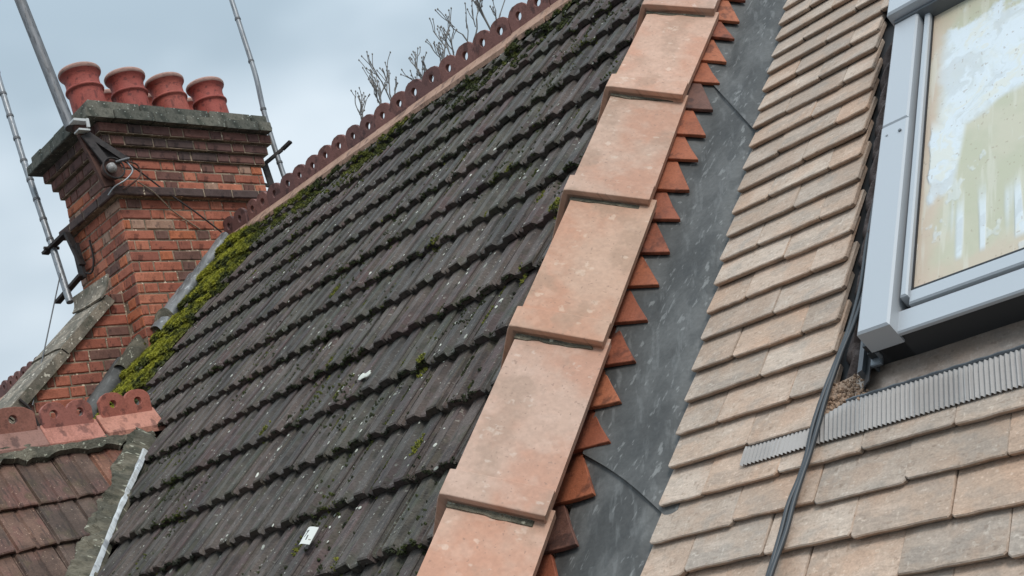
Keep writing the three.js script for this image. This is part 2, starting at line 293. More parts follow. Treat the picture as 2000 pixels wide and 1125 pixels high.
{
  const rnd = rngOf(77);
  for (let k = -1; k <= 12; k++) for (let j = 0; j < 22; j++) {
    const s0 = 1.3 + GAUGE * k, x0 = j ? -2.145 - PITCH * j : -2.145;
    const cut = j === 0; if (x0 + PITCH < valleyX(s0) - 0.02 && s0 < 2.42) continue;
    if (x0 < -6.2) continue;
    const m = mesh('tile', cut ? darkCut[(rnd() * 3) | 0] : darkGeo[(rnd() * 8) | 0], M.dark[(rnd() * 5) | 0], roofDark);
    inRoof(m, x0 + (rnd() - 0.5) * 0.004, s0 + (rnd() - 0.5) * 0.012, -0.002 + (rnd() - 0.5) * 0.004 + (k === 12 ? -0.004 : 0));
    m.rotateZ((rnd() - 0.5) * 0.012); m.rotateY((rnd() - 0.5) * 0.012);
  }
}
// pierced crest along the ridge
function crestFin(list, w, h, hole, th, seed, base = 0) {   // list of scallop centres; returns fin in the x-y plane, centred on z
  const rnd = rngOf(seed), pts = [], half = w / 2; pts.push([list[0] - half + 0.002, base]);
  const out = [];
  for (const c of list) for (const [a, b] of [[-0.49, 0.63], [-0.45, 0.74], [-0.33, 0.90], [-0.17, 0.99], [0.1, 1.0], [0.3, 0.92], [0.44, 0.76], [0.49, 0.63]]) out.push([c + a * w + (rnd() - 0.5) * 0.003, base + b * h + (rnd() - 0.5) * 0.003]);
  const s = shapeOf([[list[0] - half + 0.003, base - 0.02], [list[list.length - 1] + half - 0.003, base - 0.02], ...out.reverse()]);
  for (const c of list) { const p = new THREE.Path(); p.absellipse(c + (rnd() - 0.5) * 0.006, base + h * (0.43 + rnd() * 0.06), hole * (0.9 + rnd() * 0.15), hole * (1 + rnd() * 0.15), 0, Math.PI * 2, true); s.holes.push(p); }
  const g = new THREE.ExtrudeGeometry(s, { depth: th - 0.006, bevelEnabled: true, bevelSize: 0.002, bevelThickness: 0.003, bevelSegments: 1, curveSegments: 8 }); g.translate(0, 0, -th / 2 + 0.003);
  return boxUV(plainGeo(g), rnd(), rnd());
}
function wingGeo(len, run, th, seed, ang = Math.PI / 4) {   // inverted V along x, apex at origin
  const c = Math.cos(ang), n = Math.sin(ang), k = th / c;
  const s = shapeOf([[-run * c, -run * n], [0, 0], [run * c, -run * n], [run * c, -run * n - k * 0.8], [0, -k], [-run * c, -run * n - k * 0.8]]);
  const g = new THREE.ExtrudeGeometry(s, { depth: len, bevelEnabled: true, bevelSize: 0.003, bevelThickness: 0.003, bevelSegments: 1 }); g.rotateY(Math.PI / 2);
  return boxUV(plainGeo(g), seed * 0.37, seed * 0.61);
}
{
  const rnd = rngOf(15), holes = [-5.9463, -5.8046, -5.6483, -5.5279, -5.3894, -5.2348, -5.1022, -4.9577, -4.8188, -4.6765, -4.5392, -4.3981, -4.2558, -4.1046, -3.9652, -3.8149, -3.6788, -3.537, -3.4032, -3.2673, -3.1288, -2.9909, -2.85, -2.71, -2.57, -2.43, -2.29, -2.15];
  for (let i = 0; i + 1 < holes.length; i += 2) {
    const a = holes[i], b = holes[i + 1], c = (a + b) / 2, w = b - a;
    const wing = mesh('ridge_tile', wingGeo(w * 2 - 0.012, 0.115, 0.018, i), M.wing, houseDark);
    wing.position.copy(cw(c - w + 0.006, RIDGE_Y + 0.006 + (rnd() - 0.5) * 0.006, RIDGE_Z)); wing.rotation.z = (rnd() - 0.5) * 0.02;
    const fin = mesh('crest', crestFin([w * 0.5, w * 1.5], w, 0.117, 0.0225, 0.026, 300 + i), M.crest[(rnd() * 3) | 0], wing); fin.position.set(0, -0.004, 0); fin.rotation.x = (rnd() - 0.5) * 0.05;
  }
  for (let i = 0; i < 13; i++) {                            // the next house's ridge
    const x = -10.35 + i * 0.29, wing = mesh('ridge_tile', wingGeo(0.282, 0.115, 0.018, i), M.wing, houseFar); wing.position.copy(cw(x, RIDGE_Y + 0.006, RIDGE_Z));
    mesh('crest', crestFin([0.0705, 0.2115], 0.141, 0.117, 0.0225, 0.026, 400 + i), M.crest[i % 3], wing);
  }
}
rebase(houseDark, V(-4, 0, RIDGE_Z)); rebase(houseBrown, V(0.4, 0, RIDGE_Z)); rebase(houseFar, V(-9.5, 0, RIDGE_Z));

// ------------------------------------------------------------------ angle-tile coping between the two roofs
{
  const g = thing('angle_tile_coping', 'run of big terracotta angle tiles dividing the dark roof from the lead', 'coping', 'roof');
  // lower edge of each tile as seen: foot x, position up the slope, apex x, apex height, all for a foot lying on the roof plane
  const K0 = [[-1.640, 0.705, -1.81, 0.16], [-1.646, 1.2324, -1.812, 0.162], [-1.6492, 1.7609, -1.8317, 0.1502], [-1.6596, 2.3117, -1.8453, 0.1459], [-1.672, 2.8427, -1.860, 0.1410], [-1.6575, 3.3185, -1.8416, 0.1438], [-1.658, 3.84, -1.845, 0.145], [-1.66, 4.36, -1.85, 0.145], [-1.66, 4.75, -1.85, 0.145]];
  const rnd = rngOf(5), tilt = 38.5 * Math.PI / 180, L = 0.217;
  const K = K0.map(([xr, s, xl, nl]) => { const nf = lerp(0.055, 0.088, step(1.1, 2.6, s)), q = (1.25 - nf) / 1.25; return { s: s * q, x: xl * q, n: 1.25 - (1.25 - nl) * q }; });
  function section(lw, rw, th, lift) {                      // (x, n) section, apex at origin
    const c = Math.cos(tilt), s = Math.sin(tilt), o = (d, sg, k) => [sg * (d * c) + sg * s * k, -d * s + c * k];
    const apex = [0, lift * 1.05], R = o(rw, 1, lift), Lf = o(lw, -1, lift), Ri = o(rw, 1, lift - th), Li = o(lw, -1, lift - th);
    const t1 = o(0.010, 1, lift), t2 = o(0.010, -1, lift);
    return shapeOf([Lf, Li, [0, lift - th * 1.25], Ri, R, t1, apex, t2]);
  }
  const ext = (sh, len) => { const q = new THREE.ExtrudeGeometry(sh, { depth: len, bevelEnabled: true, bevelSize: 0.0025, bevelThickness: 0.003, bevelSegments: 2 }); q.rotateX(Math.PI / 2); return q; };   // from y=0 to y=-len
  for (let i = 0; i < K.length - 1; i++) {
    const A = K[i], B = K[i + 1], len = B.s - A.s + 0.03, body = ext(section(L - 0.02, L, 0.018, 0), len), col = ext(section(L + 0.012, L + 0.001, 0.02, 0.0125), 0.062);
    body.translate(0, len, 0); col.translate(0, 0.062, 0);
    const q = join([body, col]); const ou = rnd() * 2, ov = rnd() * 2, p = q.attributes.position, uv = q.attributes.uv;
    for (let v = 0; v < p.count; v++) uv.setXY(v, p.getX(v) * 1.28 + ou, p.getY(v) + ov);
    const m = mesh('angle_tile', q, M.terra[(i * 3 + 1) % 4], g);
    m.position.set(A.x + (rnd() - 0.5) * 0.004, A.s, A.n + 0.004); m.rotation.x = Math.atan2(B.n - A.n - 0.018, B.s - A.s); m.rotation.z = -Math.atan2(B.x - A.x, B.s - A.s) + (rnd() - 0.5) * 0.008; m.rotation.y = (rnd() - 0.5) * 0.016;
    // mortar squeezed out under the collar
    if (i) {
      const mo = sheet(26, 3, (u, v) => { const d = (u * 2 - 1) * (u > 0.5 ? L - 0.03 : L - 0.01), c = Math.cos(tilt) * d, z = -Math.abs(d) * Math.sin(tilt); return [c, -0.012 + v * 0.05 - 0.010 * noise3(u * 14, i * 3, 1), z - 0.004 - 0.004 * noise3(u * 20, v * 3, i)]; }, 0.012, (p) => [p[0] + i, p[1]]);
      const mm = mesh('mortar', mo, M.mortarGrey, g); mm.position.set(A.x, A.s, A.n - 0.001);
    }
  }
  // mortar fillet bedding the left foot on the dark tiles
  const fil = sheet(6, 90, (u, v) => { const s = 0.7 + v * 3.85; return [-2.055 + u * 0.12 + 0.016 * (noise3(s * 9, 2, 3) - 0.5) * (1 - u), s, -0.03 + u * 0.075 + 0.016 * noise3(s * 22, u * 5, 8)]; }, 0.03, (p) => [p[0], p[1]]);
  mesh('mortar_fillet', fil, S({ map: T_stone, color: C(0.5, 0.4, 0.3), roughness: 0.95, bumpMap: grainBump, bumpScale: 0.006 }), g);
  rebase(g, V(-1.795, 1.2, 0));
}

// ------------------------------------------------------------------ cut red tiles beside the coping
const TIPS = [0.90, 1.03, 1.1537, 1.278, 1.4163, 1.532, 1.6525, 1.7845, 1.9051, 2.0224, 2.147, 2.266, 2.398, 2.5075, 2.633, 2.7714, 2.8825, 3.008, 3.108, 3.239, 3.36, 3.48, 3.60];
const tauAt = (s) => s < 1.35 ? 0 : (Math.PI / 180) * 45 * (1 - Math.exp(-(s - 1.35) / 0.7));   // how far the cut tiles lean down towards the lead
{
  const g = thing('cut_tile_edging', 'saw-toothed row of cut red plain tiles tucked against the terracotta coping', 'roof tiles', 'roof');
  const rnd = rngOf(9);
  for (let i = 0; i < TIPS.length - 1; i++) {
    const s0 = TIPS[i], c = TIPS[i + 1] - s0, t = step(1.3, 2.4, s0), xt = lerp(-1.530, -1.508, t) + (rnd() - 0.5) * 0.008, w = lerp(0.15, 0.105, t), hy = lerp(0.088, 0.060, t) + (rnd() - 0.5) * 0.006, tau = tauAt(s0);
    const e = 0.003, jag = () => (rnd() - 0.5) * 0.004;
    const sh = shapeOf([[0, 0], [w * 0.35, jag()], [w * 0.7, jag()], [w, 0.001], [w - e * 0.2, e], [w - hy * 0.5 + jag(), c * 0.5], [w - hy, c + 0.004], [0, c + 0.004]]);
    const q = new THREE.ExtrudeGeometry(sh, { depth: 0.008, bevelEnabled: true, bevelSize: 0.0012, bevelThickness: 0.0015, bevelSegments: 1 }); q.translate(0, 0, -0.009); const uv = q.attributes.uv, ou = rnd() * 3; for (let k = 0; k < uv.count; k++) uv.setXY(k, uv.getX(k) + ou, uv.getY(k) + ou * 1.7);
    const m = mesh('tile', plainGeo(q), M.sliver[i === 14 || i === 2 ? 3 : (rnd() * 3) | 0], g);
    m.rotation.set(0, tau, 0); m.rotateX(-0.06); m.position.set(xt - w * Math.cos(tau), s0, 0.009 + w * Math.sin(tau));
  }
  rebase(g, V(-1.6, 1.3, 0));
}
// ------------------------------------------------------------------ lead
{
  const g = thing('lead_flashing', 'broad strip of grey sheet lead between red saw teeth and brown tiles', 'flashing', 'roof');
  const nz = (x, s, k) => 0.004 * (noise3(x * 9, s * 5, k) - 0.5) + 0.0026 * (noise3(x * 26, s * 17, k + 4) - 0.5);
  const surf = (x, s, lift, k) => -0.006 + lift + Math.max(0, -1.515 - x) * Math.tan(tauAt(s)) - 0.014 * step(-1.385, -1.335, x) + nz(x, s, k);
  const lap1 = (x) => 1.4102 - (x + 1.6058) * 0.80 + 0.012 * Math.sin((x + 1.6) * 11), lap2 = (x) => 2.7908 - (x + 1.5419) * 1.755;
  const sheets = [[() => 0.62, (x) => lap1(x) + 0.09], [lap1, (x) => lap2(x) + 0.09], [lap2, () => 4.5]];
  sheets.forEach(([lo, hi], i) => {
    const q = sheet(26, 130, (u, v) => {
      const x = lerp(-1.60, -1.295, u), s = lerp(lo(x), hi(x), v), lift = i ? 0.008 * (1 - step(0, 0.14, s - lo(x))) : 0;
      return [x, s, surf(x, s, lift + 0.0005 * i, 40)];
    }, 0.003, (p) => [p[0] + i * 0.37, p[1] + i * 0.21], 0.7);
    mesh('lead_sheet', q, M.lead, g);
  });
  rebase(g, V(-1.4, 1.2, 0));
}
// ------------------------------------------------------------------ brown plain tiles
const BW = 0.167, BG = 0.0871, BS0 = 1.0346;
function plainTile(w, len, seed, chip) {
  const rnd = rngOf(seed), j = (k) => (rnd() - 0.5) * k, pts = []; const n = 7;
  pts.push([0.002 + rnd() * (chip === 1 ? 0.014 : 0.004), j(0.002)]);
  for (let i = 1; i < n; i++) pts.push([w * i / n, j(0.0022)]);
  pts.push([w - 0.002 - rnd() * (chip === 2 ? 0.014 : 0.004), j(0.002)], [w, 0.004 + (chip === 2 ? 0.012 : rnd() * 0.003)], [w - 0.0005, len], [0.0005, len], [0, 0.004 + (chip === 1 ? 0.012 : rnd() * 0.003)]);
  const q = new THREE.ExtrudeGeometry(shapeOf(pts), { depth: 0.009, bevelEnabled: true, bevelSize: 0.0016, bevelThickness: 0.0022, bevelSegments: 1 }); q.translate(0, 0, -0.0112); { const p = q.attributes.position; for (let k = 0; k < p.count; k++) if (p.getZ(k) < -0.0085 && p.getY(k) < 0.01) p.setY(k, p.getY(k) + 0.006); q.computeVertexNormals(); }
  const uv = q.attributes.uv, ou = rnd() * 3, ov = rnd() * 3; for (let k = 0; k < uv.count; k++) uv.setXY(k, uv.getX(k) + ou, uv.getY(k) + ov); return plainGeo(q);
}
{
  const rnd = rngOf(21), full = [...Array(9)].map((_, i) => plainTile(BW - 0.003, 0.165, 500 + i, i === 3 ? 1 : i === 6 ? 2 : 0)), xL = -1.338;
  const runs = [];                                          // [course, from x, to x]: left of, below, above and right of the window
  for (let k = -4; k <= 28; k++) { if (k < 3 || k > 18) runs.push([k, xL, 0.45]); else runs.push([k, xL, -0.982], [k, 0.035, 0.45]); }
  for (const [k, xA, xR] of runs) {
    const s0 = BS0 + BG * k, ph = k & 1 ? -0.812 : -0.898;
    let x = ph - BW * Math.ceil((ph - xA) / BW);
    for (; x < xR - 0.02; x += BW) {
      let a = Math.max(x, xA), b = Math.min(x + BW, xR); if (b - a < 0.05 && a === xA) continue;     // slips are merged into the next tile
      if (a > xA && a - xA < 0.05) a = xA; if (xR - b < 0.05) b = xR;
      const w = b - a - 0.003, whole = Math.abs(w - BW + 0.003) < 0.004;
      const m = mesh('tile', whole ? full[(rnd() * 9) | 0] : plainTile(w, 0.165, 1000 + k * 40 + ((x * 100) | 0), 0), M.plain[(rnd() * 6) | 0], roofBrown);
      m.rotation.x = -Math.PI / 4; const wp = rp(a + 0.0015 + (rnd() - 0.5) * 0.003, s0 + (rnd() - 0.5) * 0.008, (rnd() - 0.3) * 0.003); m.position.copy(wp);
      m.rotateX(-Math.atan(0.0148 / BG) + (rnd() - 0.5) * 0.02); m.rotateZ((rnd() - 0.5) * 0.016); m.rotateY((rnd() - 0.5) * 0.02);
      if (b === xR) x = 9;
    }
  }
}

// ------------------------------------------------------------------ roof window
{
  const g = thing('roof_window', 'grey metal roof window with smeared cream film on its pane', 'roof window', 'roof');
  const XR = -0.06;
  mesh('side_cover', bevelAt(-0.859, -0.797, 1.3726, 1.9655, 0.045, 0.100, 0.004), M.alu, g);
  mesh('side_cover', bevelAt(-0.858, -0.798, 1.9675, 2.372, 0.045, 0.0995, 0.004), M.alu, g);
  mesh('side_cover', bevelAt(XR - 0.002, XR + 0.06, 1.3726, 2.372, 0.045, 0.100, 0.004), M.alu, g);
  mesh('screw', rod(V(-0.812, 1.925, 0.099), V(-0.812, 1.925, 0.103), 0.0035), M.aluDark, g);
  mesh('screw', rod(V(-0.842, 1.930, 0.099), V(-0.842, 1.930, 0.102), 0.0025), M.alu, g);
  mesh('top_hood', bevelAt(-0.862, XR + 0.063, 2.375, 2.56, 0.05, 0.128, 0.005), M.alu, g);
  mesh('hood_lip', bevelAt(-0.855, XR + 0.055, 2.366, 2.376, 0.055, 0.105, 0.002), M.aluDark, g);
  mesh('frame', join([box(-0.872, -0.80, 1.378, 2.55, -0.045, 0.044), box(XR - 0.002, XR + 0.07, 1.378, 2.55, -0.045, 0.044), box(-0.872, XR + 0.07, 1.382, 1.43, -0.045, 0.060), box(-0.872, XR + 0.07, 2.38, 2.54, -0.045, 0.049)]), M.blackMetal, g);
  mesh('sash_rail', bevelAt(-0.790, -0.776, 1.445, 2.372, 0.055, 0.086, 0.003), M.alu, g);
  mesh('sash_rail', bevelAt(XR - 0.02, XR - 0.004, 1.445, 2.372, 0.055, 0.0915, 0.003), M.alu, g);
  mesh('gasket', join([box(-0.7755, -0.7735, 1.468, 2.37, 0.06, 0.0745), box(-0.7785, XR - 0.021, 1.4655, 1.4695, 0.06, 0.0745)]), M.gasket, g);
  mesh('bottom_rail', bevelAt(-0.7785, XR - 0.021, 1.432, 1.465, 0.052, 0.0765, 0.003), M.alu, g);
  mesh('sill', bevelAt(-0.835, XR + 0.05, 1.3735, 1.4265, 0.0605, 0.0725, 0.003), M.alu, g);
  mesh('sill_apron', box(-0.845, XR + 0.05, 1.378, 1.3815, -0.01, 0.0605), M.blackMetal, g);
  mesh('corner_bracket', join([bevelAt(-0.875, -0.852, 1.362, 1.384, 0.022, 0.030, 0.002), bevelAt(-0.872, -0.868, 1.366, 1.39, -0.01, 0.022, 0.001), rod(V(-0.853, 1.376, 0.03), V(-0.853, 1.376, 0.045), 0.004)]), M.aluDark, g);
  // pane under a protective film: dried plaster smears, runs and dabs
  const px0 = -0.777, px1 = XR - 0.022, ps0 = 1.469, ps1 = 2.37, tw = 768, th = 1024;
  const paneMask = (u, v) => {                              // u,v in metres from the lower left corner
    const w1 = fbm(u * 1.3, v * 1.0, 9, 9, 5, 611), w2 = fbm(u * 1.3, v, 30, 22, 4, 617), st = fbm((u * 0.8 + v * 0.75) * 0.9 + 0.10 * w1, (v * 0.5 - u * 0.9) * 0.8 + 3 + 0.14 * w1 + 0.03 * w2, 10, 34, 5, 631);
    const low = 0.40 + 0.33 * u + 0.05 * (w1 - 0.5), up = 0.80 - 0.1 * u + 0.16 * (w2 - 0.5) + 0.1 * (w1 - 0.5), left = 0.022 + 0.05 * (w1 - 0.4) + 0.02 * (w2 - 0.5);
    let m = step(low - 0.012, low + 0.02, v) * (1 - step(up - 0.02, up + 0.03, v)) * step(left - 0.012, left + 0.02, u);
    m = Math.max(m, step(0.014, 0.02, u + 0.02 * (w2 - 0.5)) * (1 - step(0.055, 0.07, u - 0.12 * (v - 0.2))) * step(0.24, 0.27, v + 0.06 * w2) * (1 - step(0.42, 0.5, v)));
    m *= 0.72 + 0.4 * step(0.3, 0.62, st * 0.45 + w2 * 0.55);
    const run = step(0.60, 0.72, fbm(u * 1.3, v * 0.35, 36, 5, 3, 641)) * step(0.03, 0.05, v) * (1 - step(0.15, 0.26, v + 0.15 * (w1 - 0.5)));
    const dab = step(0.68, 0.74, fbm(u * 1.3, v, 20, 14, 4, 653));
    return [clamp(Math.max(m, run * 0.9, dab * 0.45 * (v > 0.6 ? 0.5 : 1))), w1, w2, st];
  };
  const tex = colourTex(tw, (U, Vv) => {
    const u = U * (px1 - px0), v = Vv * (ps1 - ps0), [m, w1, w2, st] = paneMask(u, v);
    let c = mix3([0.50, 0.46, 0.335], [0.45, 0.43, 0.30], step(0.35, 0.65, w1));
    c = mix3(c, [0.42, 0.31, 0.22], 0.75 * step(0.03, -0.005, u - 0.05 * (w2 - 0.45)));
    c = mix3(c, [0.52, 0.385, 0.28], 0.7 * (1 - step(0.02, 0.07, u + 0.06 * (w1 - 0.5))));
    c = mix3(c, [0.52, 0.395, 0.29], 0.6 * (1 - step(0.015, 0.055, v + 0.05 * (w2 - 0.5))));
    c = mix3(c, [0.58, 0.55, 0.45], 0.5 * step(0.55, 0.72, fbm(u * 1.2, v * 0.5, 60, 12, 4, 661)));
    c = mix3(c, [0.60, 0.635, 0.645], m);
    c = mix3(c, [0.62, 0.585, 0.47], 0.6 * m * step(0.56, 0.7, st)); c = mix3(c, [0.44, 0.45, 0.44], 0.5 * m * step(0.5, 0.34, st));
    c = mix3(c, [0.30, 0.22, 0.15], 0.5 * step(0.80, 0.86, fbm(u * 1.3, v, 130, 100, 2, 671)));
    return c;
  }, th, false);
  const bmp = greyTex(tw, (U, Vv) => { const u = U * (px1 - px0), v = Vv * (ps1 - ps0), [m, , w2, st] = paneMask(u, v); return 0.25 + m * (0.25 + 0.5 * st) + 0.15 * w2; }, th, false);
  const pg = new THREE.BoxGeometry(px1 - px0, ps1 - ps0, 0.012); pg.translate((px0 + px1) / 2, (ps0 + ps1) / 2, 0.064);
  mesh('pane', pg, new THREE.MeshPhysicalMaterial({ map: tex, roughness: 0.55, bumpMap: bmp, bumpScale: 0.003, clearcoat: 0.25, clearcoatRoughness: 0.3 }), g);
  // flat tray and pleated apron below, gutter beside
  const tr = sheet(40, 5, (u, v) => { const x = lerp(-0.915, 0.10, u); return [x, lerp(1.316, 1.3835, v), 0.0045 + 0.004 * v + 0.003 * (noise3(x * 14, v * 3, 5) - 0.5)]; }, 0.002);
  mesh('flashing_tray', tr, M.tray, g);
  const np = 720, ap = sheet(np, 4, (u, v) => { const x = lerp(-1.15, 0.10, u), wv = 0.0045 * (noise3(x * 9, 1, 3) - 0.5); const top = lerp(1.298, 1.322, step(-1.0, -0.9, x)); return [x, lerp(1.2488 + wv, top + wv, v), lerp(-0.001, 0.008 - (x < -0.98 ? 0.014 : 0), v) + 0.0028 * Math.sin(x * Math.PI * 2 / 0.0086) * (v > 0.9 ? 0.4 : 1) + 0.003 * (noise3(x * 6, 4, 2) - 0.5)]; }, 0.0012, null, 0.9);
  mesh('pleated_apron', ap, M.apron, g);
  mesh('apron_bead', sheet(120, 3, (u, v) => { const x = lerp(-0.93, 0.10, u); return [x, 1.3175 + v * 0.006, 0.009 + 0.003 * Math.sin(v * Math.PI) + 0.0008 * Math.sin(x * 900)]; }, 0.003), M.aluDark, g);
  mesh('side_gutter', sheet(7, 60, (u, v) => { const s = lerp(1.33, 2.75, v); return [lerp(-1.0, -0.873, u), s, [-0.04, -0.045, -0.045, -0.045, -0.043, -0.03, 0.018, 0.03][Math.round(u * 7)] + 0.003 * (noise3(s * 11, u * 4, 2) - 0.5)]; }, 0.003), M.blackMetal, g);
  mesh('gutter_edge', sheet(2, 50, (u, v) => { const s = lerp(1.36, 2.9, v); return [-0.901 + u * 0.012 + 0.002 * (noise3(s * 9, 2, 7) - 0.5), s, 0.026 + 0.004 * u]; }, 0.03), M.aluDark, g);
  mesh('foam_filler', sheet(10, 60, (u, v) => { const s = lerp(1.40, 2.5, v), r = Math.sin(Math.PI * u); return [-0.966 + u * 0.05 + 0.012 * Math.sin(s * 71), s, -0.04 + r * 0.03 * (0.4 + 0.9 * Math.abs(Math.sin(s * 36))) + 0.004 * noise3(s * 60, u * 5, 3)]; }, 0.02), S({ color: C(0.085, 0.062, 0.055), roughness: 0.9, bumpMap: grainBump, bumpScale: 0.004 }), g);
  rebase(g, V(-0.46, 1.38, 0));
}
// grit and broken tile bits lying by the window's lower corner
{
  const rnd = rngOf(60), q = new THREE.InstancedMesh(new THREE.IcosahedronGeometry(1, 0), S({ color: C(1, 1, 1), roughness: 0.95 }), 420), mt = new THREE.Matrix4();
  for (let i = 0; i < 420; i++) {
    const x = -0.975 + rnd() * 0.085, s = 1.318 + rnd() * 0.06, r = 0.0008 + rnd() * rnd() * 0.0036;
    mt.compose(V(x, s, 0.0005 + r * 0.4 + (x > -0.92 ? 0.0055 : 0) - (s > 1.345 && x < -0.9 ? 0.02 * 0 : 0)), new THREE.Quaternion().setFromEuler(new THREE.Euler(rnd() * 6, rnd() * 6, rnd() * 6)), V(r * (1 + rnd()), r, r)); q.setMatrixAt(i, mt);
    const k = 0.5 + rnd() * 0.8; q.setColorAt(i, C(0.34 * k, 0.22 * k, 0.145 * k));
  }
  q.name = 'grit'; q.rotation.x = -Math.PI / 4; q.position.copy(ROOF_O); q.castShadow = q.receiveShadow = true; scene.add(q); tag(q, 'brown grit scattered beside the lower corner of the roof window', 'grit', null, 'stuff');
  const bed = tag(mesh('bedding_mortar', sheet(14, 12, (u, v) => { const x = lerp(-0.985, -0.868, u), s = lerp(1.30, 1.395, v); return [x, s, -0.004 + 0.008 * noise3(x * 60, s * 60, 3) - 0.010 * step(0.75, 1, v)]; }, 0.03), S({ map: T_plain, color: C(0.85, 0.78, 0.72), roughness: 0.95, bumpMap: grainBump, bumpScale: 0.006 }), scene), 'crumbly brown bedding mortar under the window corner by the cables', 'mortar');
  bed.rotation.x = -Math.PI / 4; bed.position.copy(ROOF_O);
}
// twin cable
{
  const path = [[-0.925, 2.2, 0.0], [-0.928, 1.95, -0.002], [-0.936, 1.75, -0.004], [-0.934, 1.62, 0.0], [-0.944, 1.52, 0.006], [-0.958, 1.444, 0.010], [-0.975, 1.3515, 0.013], [-0.9885, 1.272, 0.014], [-0.999, 1.22, 0.009], [-1.0066, 1.176, 0.008], [-1.017, 1.12, 0.010], [-1.0257, 1.065, 0.009], [-1.0384, 0.9885, 0.010], [-1.052, 0.90, 0.009], [-1.07, 0.8, 0.009], [-1.085, 0.70, 0.010]];
  [[0, 'black cable running down the brown tiles, the one nearer the lead'], [0.0085, 'black cable running down the brown tiles, the one nearer the window']].forEach(([d, label], i) => {
    const m = mesh(numbered('cable'), tube(path.map(([x, s, n], k) => V(x + d + 0.002 * Math.sin(k * 1.7 + i * 2), s, n + i * 0.0005)), 0.0044, 8, 90), M.cable, scene);
    m.rotation.x = -Math.PI / 4; m.position.copy(ROOF_O); tag(m, label, 'cable', 'cables beside the roof window');
  });
}

// ------------------------------------------------------------------ brickwork
const brickShared = (() => { const list = []; for (let i = 0; i < 6; i++) { const rnd = rngOf(700 + i), b = 0.035, f = 0.10; const P = [], J = () => (rnd() - 0.5) * 0.03;
  const ring = (k, z, j) => [[-0.5 + k, -0.5 + f * (k ? 1 : 0)], [0.5 - k, -0.5 + f * (k ? 1 : 0)], [0.5 - k, 0.5 - f * (k ? 1 : 0)], [-0.5 + k, 0.5 - f * (k ? 1 : 0)]].map(([x, y]) => [x + (j ? J() * 0.4 : 0), y + (j ? J() : 0), z]);
  const r0 = ring(0, -1, 0), r1 = ring(0, -0.25, 1), r2 = ring(b, 0, 1), pos = [], idx = []; for (const r of [r0, r1, r2]) for (const p of r) pos.push(...p);
  for (const o of [0, 4]) for (let k = 0; k < 4; k++) { const a = o + k, c = o + (k + 1) % 4; idx.push(a, c, c + 4, a, c + 4, a + 4); } idx.push(8, 9, 10, 8, 10, 11);
  const uv = []; const ou = rnd() * 3, ov = rnd() * 3; for (let k = 0; k < 12; k++) uv.push(pos[k * 3] * 0.2 + ou, pos[k * 3 + 1] * 0.07 + ov); list.push(soup(pos, uv, idx, 0.4)); } return list; })();
// one brick: face centre c, axes u (along), v (up), w (out); size
function brick(parent, c, u, v, w, L, H, proud, mat, rnd) {
  const m = mesh('brick', brickShared[(rnd() * 6) | 0], mat, parent); m.position.copy(c); m.scale.set(L - rnd() * 0.004, H - rnd() * 0.004, 0.02);
  m.quaternion.setFromRotationMatrix(new THREE.Matrix4().makeBasis(u, v, w)); m.rotateZ((rnd() - 0.5) * 0.025); m.rotateY((rnd() - 0.5) * 0.03); m.rotateX((rnd() - 0.5) * 0.05); return m;
}
const COURSE = 0.0706, JOINT = 0.0075;
function courseBricks(a0, a1, odd, rnd) {                    // Flemish bond lengths along a0..a1
  const out = []; let a = a0, k = odd ? 1 : 0; if (odd) { out.push([a, Math.min(a + 0.05, a1)]); a += 0.05; }
  while (a < a1 - 0.015) { const L = k++ & 1 ? 0.0965 : 0.2; const b = a1 - (a + L) < 0.04 ? a1 : Math.min(a + L, a1); out.push([a, b]); a = b; } return out;
}
const XU = V(1, 0, 0), YU = V(0, 1, 0), ZU = V(0, 0, 1), NZ = V(0, 0, -1), NX = V(-1, 0, 0);
